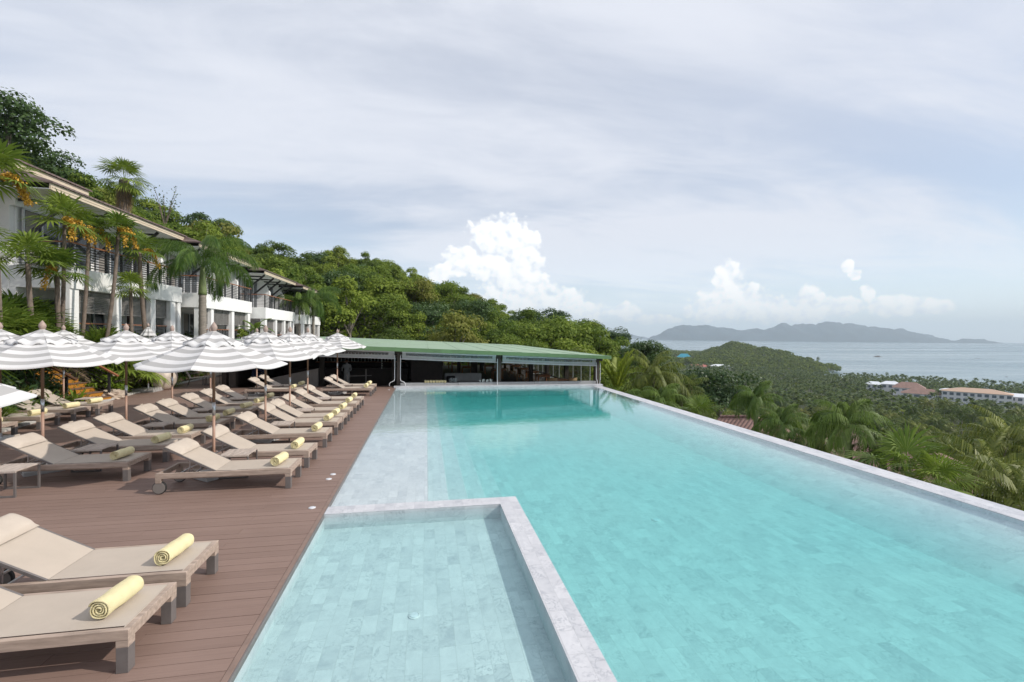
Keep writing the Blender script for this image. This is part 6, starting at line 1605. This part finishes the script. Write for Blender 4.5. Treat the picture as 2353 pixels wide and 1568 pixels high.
def far_forest():
    rng = np.random.default_rng(78); C = []; Rr = []
    def add(n, dx0, dx1, Z0, Z1, zmin, r0, r1, cond=None):
        k = 0; tr_ = 0
        while k < n and tr_ < n*12:
            tr_ += 1; dx = rng.uniform(dx0, dx1); Z = math.sqrt(rng.uniform(Z0**2, Z1**2)); x, y = W(dx, Z); g = terr(x, y)
            if g < zmin: continue
            if cond and not cond(dx, Z): continue
            r = rng.uniform(r0, r1); C.append((x, y, g+r*.55)); Rr.append(r); k += 1
    hc = lambda dx, Z: not (1545 < dx < 1600 and 1000 < Z < 1185) and not (1500 < dx < 1570 and 1100 < Z < 1270) and not (1570 < dx < 1690 and Z < 830)
    add(3000, 1500, 1930, 850, 1480, -64.6, 3.0, 8.5, hc)
    add(1300, 1430, 1700, 1000, 2200, -64.6, 4, 7, hc)
    add(1500, 1500, 2500, 230, 900, -64.0, 2.5, 5.0, lambda dx, Z: not (2160 < dx and 345 < Z < 436) and not (1990 < dx < 2150 and 385 < Z < 495) and not (1570 < dx < 1690 and 640 < Z < 830))
    add(500, 1440, 1800, 120, 400, -64, 2.5, 4.5)
    C = np.array(C); Rr = np.array(Rr); k = 26; n = len(C)*k; Cr = np.repeat(C, k, 0); R_ = np.repeat(Rr, k)[:, None]
    d = unit(rng.normal(size=(n, 3))); d[:, 2] = np.abs(d[:, 2]); N = unit(d+rng.normal(size=(n, 3))*.3); U = unit(np.cross(N, rng.normal(size=(n, 3)))); s_ = (R_[:, 0])*rng.uniform(.35, .75, n)
    V, Q = kites(Cr+d*R_*np.array([1, 1, .8])*rng.uniform(.8, 1.05, (n, 1))-U*s_[:, None]*.5, U, N, s_, s_*.8); o = npobj('far_forest', V, Q, M['leaf_far']); tag(o, 'distant forest covering the headland and the plain', 'forest', kind='stuff')
far_forest()
for dx, Z, hgt, lb in ((1880, 1015, 17, 'lone palm with a thin trunk above the headland point'),):
    x, y = W(dx, Z); t = dup(cp[1]); t.location = (x, y, terr(x, y)+hgt); t.scale = (1.2, 1.2, 1.7); tag(t, lb, 'palm tree')

# ------------------------------------------------------------------ houses, rocks and boats far away
def house(name, dx, Z, w, d, h, rh, roofm, label, rot=0, z=None, windows=4, floors=1, over=.8, hip=.3, group=None):
    x, y = W(dx, Z); z = terr(x, y)-.5 if z is None else z; t = empty(name, (x, y, z), -math.atan2(x, y)+rot); tag(t, label, 'house', group)
    b = MB(); b.box(-w/2, -d/2, -3, w/2, d/2, h); b.build('wall', M['far_wall'], t)
    b = MB(); a, c, r = w/2+over, d/2+over, w*hip
    b.add([(-a, -c, h), (a, -c, h), (a, c, h), (-a, c, h), (-a+r, 0, h+rh), (a-r, 0, h+rh)], [(0, 3, 2, 1), (0, 1, 5, 4), (1, 2, 5), (2, 3, 4, 5), (3, 0, 4)]); b.build('roof', M[roofm], t)
    for f in range(floors):
        z0 = h*(f+.25)/floors; z1 = h*(f+.78)/floors
        for k in range(windows):
            x0 = -w/2+w*(k+.2)/windows; x1 = -w/2+w*(k+.8)/windows; b = MB(); b.box(x0, -d/2-.08, z0, x1, -d/2+.05, z1); b.build('window', M['far_window'], t)
    return t
def hz_(dx, dy, Z): return EYE-(dy-(770+.01*(dx-1176)))/1050*Z
house('far_house', 1572, 1160, 34, 22, 12, 9, 'roof_blue', 'blue roofed building at the left foot of the headland', z=hz_(1572, 832, 1160), floors=3)
house('far_house', 1606, 780, 38, 14, 4, 4, 'roof_pink', 'long low building with a pink roof in front of the headland', z=hz_(1606, 848, 780))
house('far_house', 1656, 800, 36, 14, 8, 3, 'roof_white', 'grey building with a pale blue roof right of the pink roof', z=hz_(1656, 852, 800), floors=2)
house('far_house', 1535, 1250, 60, 18, 7, 2, 'roof_white', 'long pale low building left of the blue roof', z=hz_(1535, 838, 1250), windows=8)
house('far_house', 1742, 950, 9, 8, 4, 3, 'roof_pink', 'tiny red roof among the trees on the headland', z=hz_(1742, 842, 950), windows=2)
house('far_house', 2090, 470, 25, 20, 5, 5.5, 'roof_orange', 'large brown hipped roof near the shore among palms', z=hz_(2085, 902, 470), floors=1)
house('far_house', 2122, 432, 30, 18, 4, 4.5, 'roof_orange', 'wide brown roof in front of the other near the shore', z=hz_(2115, 914, 432), floors=1)
house('far_house', 2010, 520, 14, 12, 5, 3, 'roof_white', 'small white house left of the brown shore roofs', z=hz_(2010, 893, 520), windows=3)
house('far_house', 2048, 500, 16, 12, 5, 3, 'roof_white', 'white house beside the large brown hipped roof', z=hz_(2048, 893, 500), windows=3)
house('far_house', 2188, 425, 16, 14, 15, 2, 'roof_white', 'tall white stair tower at the left end of the resort', z=hz_(2188, 935, 425), windows=2, floors=3)
house('far_house', 2245, 405, 44, 14, 14, 3.5, 'roof_peach', 'long white resort building with a peach coloured roof', z=hz_(2245, 938, 405), windows=10, floors=3)
house('far_house', 2330, 400, 30, 14, 13.5, 2.5, 'roof_white', 'white resort building at the right frame edge', z=hz_(2330, 946, 400), windows=7, floors=3)
house('far_house', 2400, 395, 30, 16, 10, 5, 'roof_peach', 'peach roofed resort wing cut by the right frame edge', z=hz_(2400, 950, 395), windows=6, floors=3)
house('far_house', 2028, 255, 8, 7, 4, 2, 'roof_white', 'small pale roof hidden deep in the palm grove', z=hz_(2028, 985, 255), windows=2)
x, y = W(1640, 1120)
# brown tiled roofs just below the pool
def brown_roof(name, A, B, run, drop, label):
    A = Vector(A); B = Vector(B); c = (A+B)/2; t = empty(name, (c.x, c.y, c.z-drop-2.6)); tag(t, label, 'house', None); o = t.location
    d = (B-A).normalized(); n = Vector((-d.y, d.x, 0)); n = n if n.dot(-Vector((c.x, c.y, 0))) > 0 else -n
    E = Vector((0, 0, -drop)); V = [A, B, B+n*run+E+d*run*.5, A+n*run+E-d*run*.5, B-n*run+E+d*run*.5, A-n*run+E-d*run*.5]; V2 = [v-Vector((0, 0, .12)) for v in V]
    ang_ = math.atan2(d.y, d.x)
    t.rotation_euler = (0, 0, ang_-math.pi/2); R_ = Matrix.Rotation(-(ang_-math.pi/2), 3, 'Z')
    b = MB(); b.add([tuple(R_@(v-o)) for v in V+V2], [(0, 3, 2, 1), (0, 1, 4, 5), (1, 2, 4), (0, 5, 3), (6, 7, 8, 9), (6, 11, 10, 7), (3, 9, 8, 2), (2, 8, 10, 4), (4, 10, 11, 5), (5, 11, 9, 3)]); r = b.build('roof', M['roof_tiles_red'], t)
    b = MB(); k = int((B-A).length/.42)
    for i in range(k): p = R_@(A+(B-A)*(i+.5)/k-o); q = R_@(A+(B-A)*(i+.95)/k-o); b.tube([p-(q-p)*.9, q], [.13, .11], 7)
    b.build('ridge_cap', M['roof_tiles_red'], r)
    b = MB(); L = (B-A).length+run*.7; W2 = run*1.7
    b.box(-W2/2, -L/2, -6, W2/2, L/2, 2.55); b.build('wall', M['white_wall'], t)
brown_roof('neighbour_house', at3(1916, 978, 41.6), at3(2150, 1036, 33.4), 4.6, 2.2, 'house with a big brown tiled roof just below the pool wall')
brown_roof('neighbour_house', at3(1655, 958, 33), at3(1742, 958, 31), 3.2, 1.6, 'small brown tiled roof showing between the feathery palms')
def boat(name, dx, Z, L, label, mast=False):
    x, y = W(dx, Z); t = empty(name, (x, y, SEA_Z), -math.atan2(x, y)); tag(t, label, 'boat', 'boats on the calm bay'); b = MB(); n = 8; V = []
    for i in range(n+1):
        f = i/n; w = L*.11*math.sin(math.pi*min(1, f*.8+.2))**.6*(1 if i < n else .05); xx = (f-.5)*L
        V += [(xx, -w*.5, -.2), (xx, w*.5, -.2), (xx, w, L*.07*(1+.5*f*f)), (xx, -w, L*.07*(1+.5*f*f))]
    b.v = V
    for i in range(n):
        for k in range(4): b.f.append((i*4+k, i*4+(k+1) % 4, i*4+4+(k+1) % 4, i*4+4+k)); b.m.append(0)
    b.f += [(0, 1, 2, 3), (n*4+3, n*4+2, n*4+1, n*4)]; b.m += [0, 0]; b.build('hull', M['trunk_grey'], t)
    b = MB(); b.box(-L*.18, -L*.05, L*.07, L*.10, L*.05, L*.17); b.build('cabin', M['far_wall'], t)
    if mast: b = MB(); b.tube([(0, 0, L*.1), (0, 0, L*.6)], L*.01, 5); b.tube([(L*.25, 0, L*.1), (L*.25, 0, L*.45)], L*.01, 5); b.build('mast', M['trunk_grey'], t)
boat('fishing_boat', 1528, 2760, 22, 'two-masted boat on the sea beside the end of the hill', True)
boat('fishing_boat', 1547, 6700, 36, 'small boat far out beyond the two-masted one')
boat('fishing_boat', 2246, 1615, 11, 'low dark boat far out on the right side of the bay')
boat('fishing_boat', 2314, 835, 4.5, 'tiny boat near the shore at the right')
x, y = W(2018, 1690); b = MB(); n = 40; rows = 8; rrk = random.Random(3)
for i in range(rows+1):
    f = i/rows
    for k in range(n):
        a = 2*math.pi*k/n; r = (1-f)**.6*(1+.12*math.sin(3*a)+rrk.uniform(-.05, .05)); b.v.append((23*r*math.cos(a), 7*r*math.sin(a), -1+2.0*f+3.6*(f > .6)*(f-.6)*2.5*(math.cos(a) < .6)))
for i in range(rows):
    for k in range(n): b.f.append((i*n+k, i*n+(k+1) % n, (i+1)*n+(k+1) % n, (i+1)*n+k)); b.m.append(0)
o = b.build('rock_islet', M['trunk'], loc=(x, y, SEA_Z)); o.rotation_euler = (0, 0, -math.atan2(x, y)); tag(o, 'small dark rocky islet alone in the middle of the bay', 'rock')

# ------------------------------------------------------------------ haze
def build_haze():
    m = bpy.data.materials.new('haze_air'); m.use_nodes = True; t = NT(m.node_tree); t.n.clear()
    out = t.new('ShaderNodeOutputMaterial'); pv = t.new('ShaderNodeVolumePrincipled')
    pv.inputs['Color'].default_value = (0.76, 0.90, 1.0, 1); pv.inputs['Density'].default_value = 1.0e-4; pv.inputs['Anisotropy'].default_value = 0.0
    t.link(pv.outputs[0], out.inputs['Volume'])
    b = MB(); b.box(-15500, -15500, -130, 15500, 15500, 480); o = b.build('haze', m); tag(o, 'thin sea haze over the bay', 'haze', kind='stuff')
build_haze()
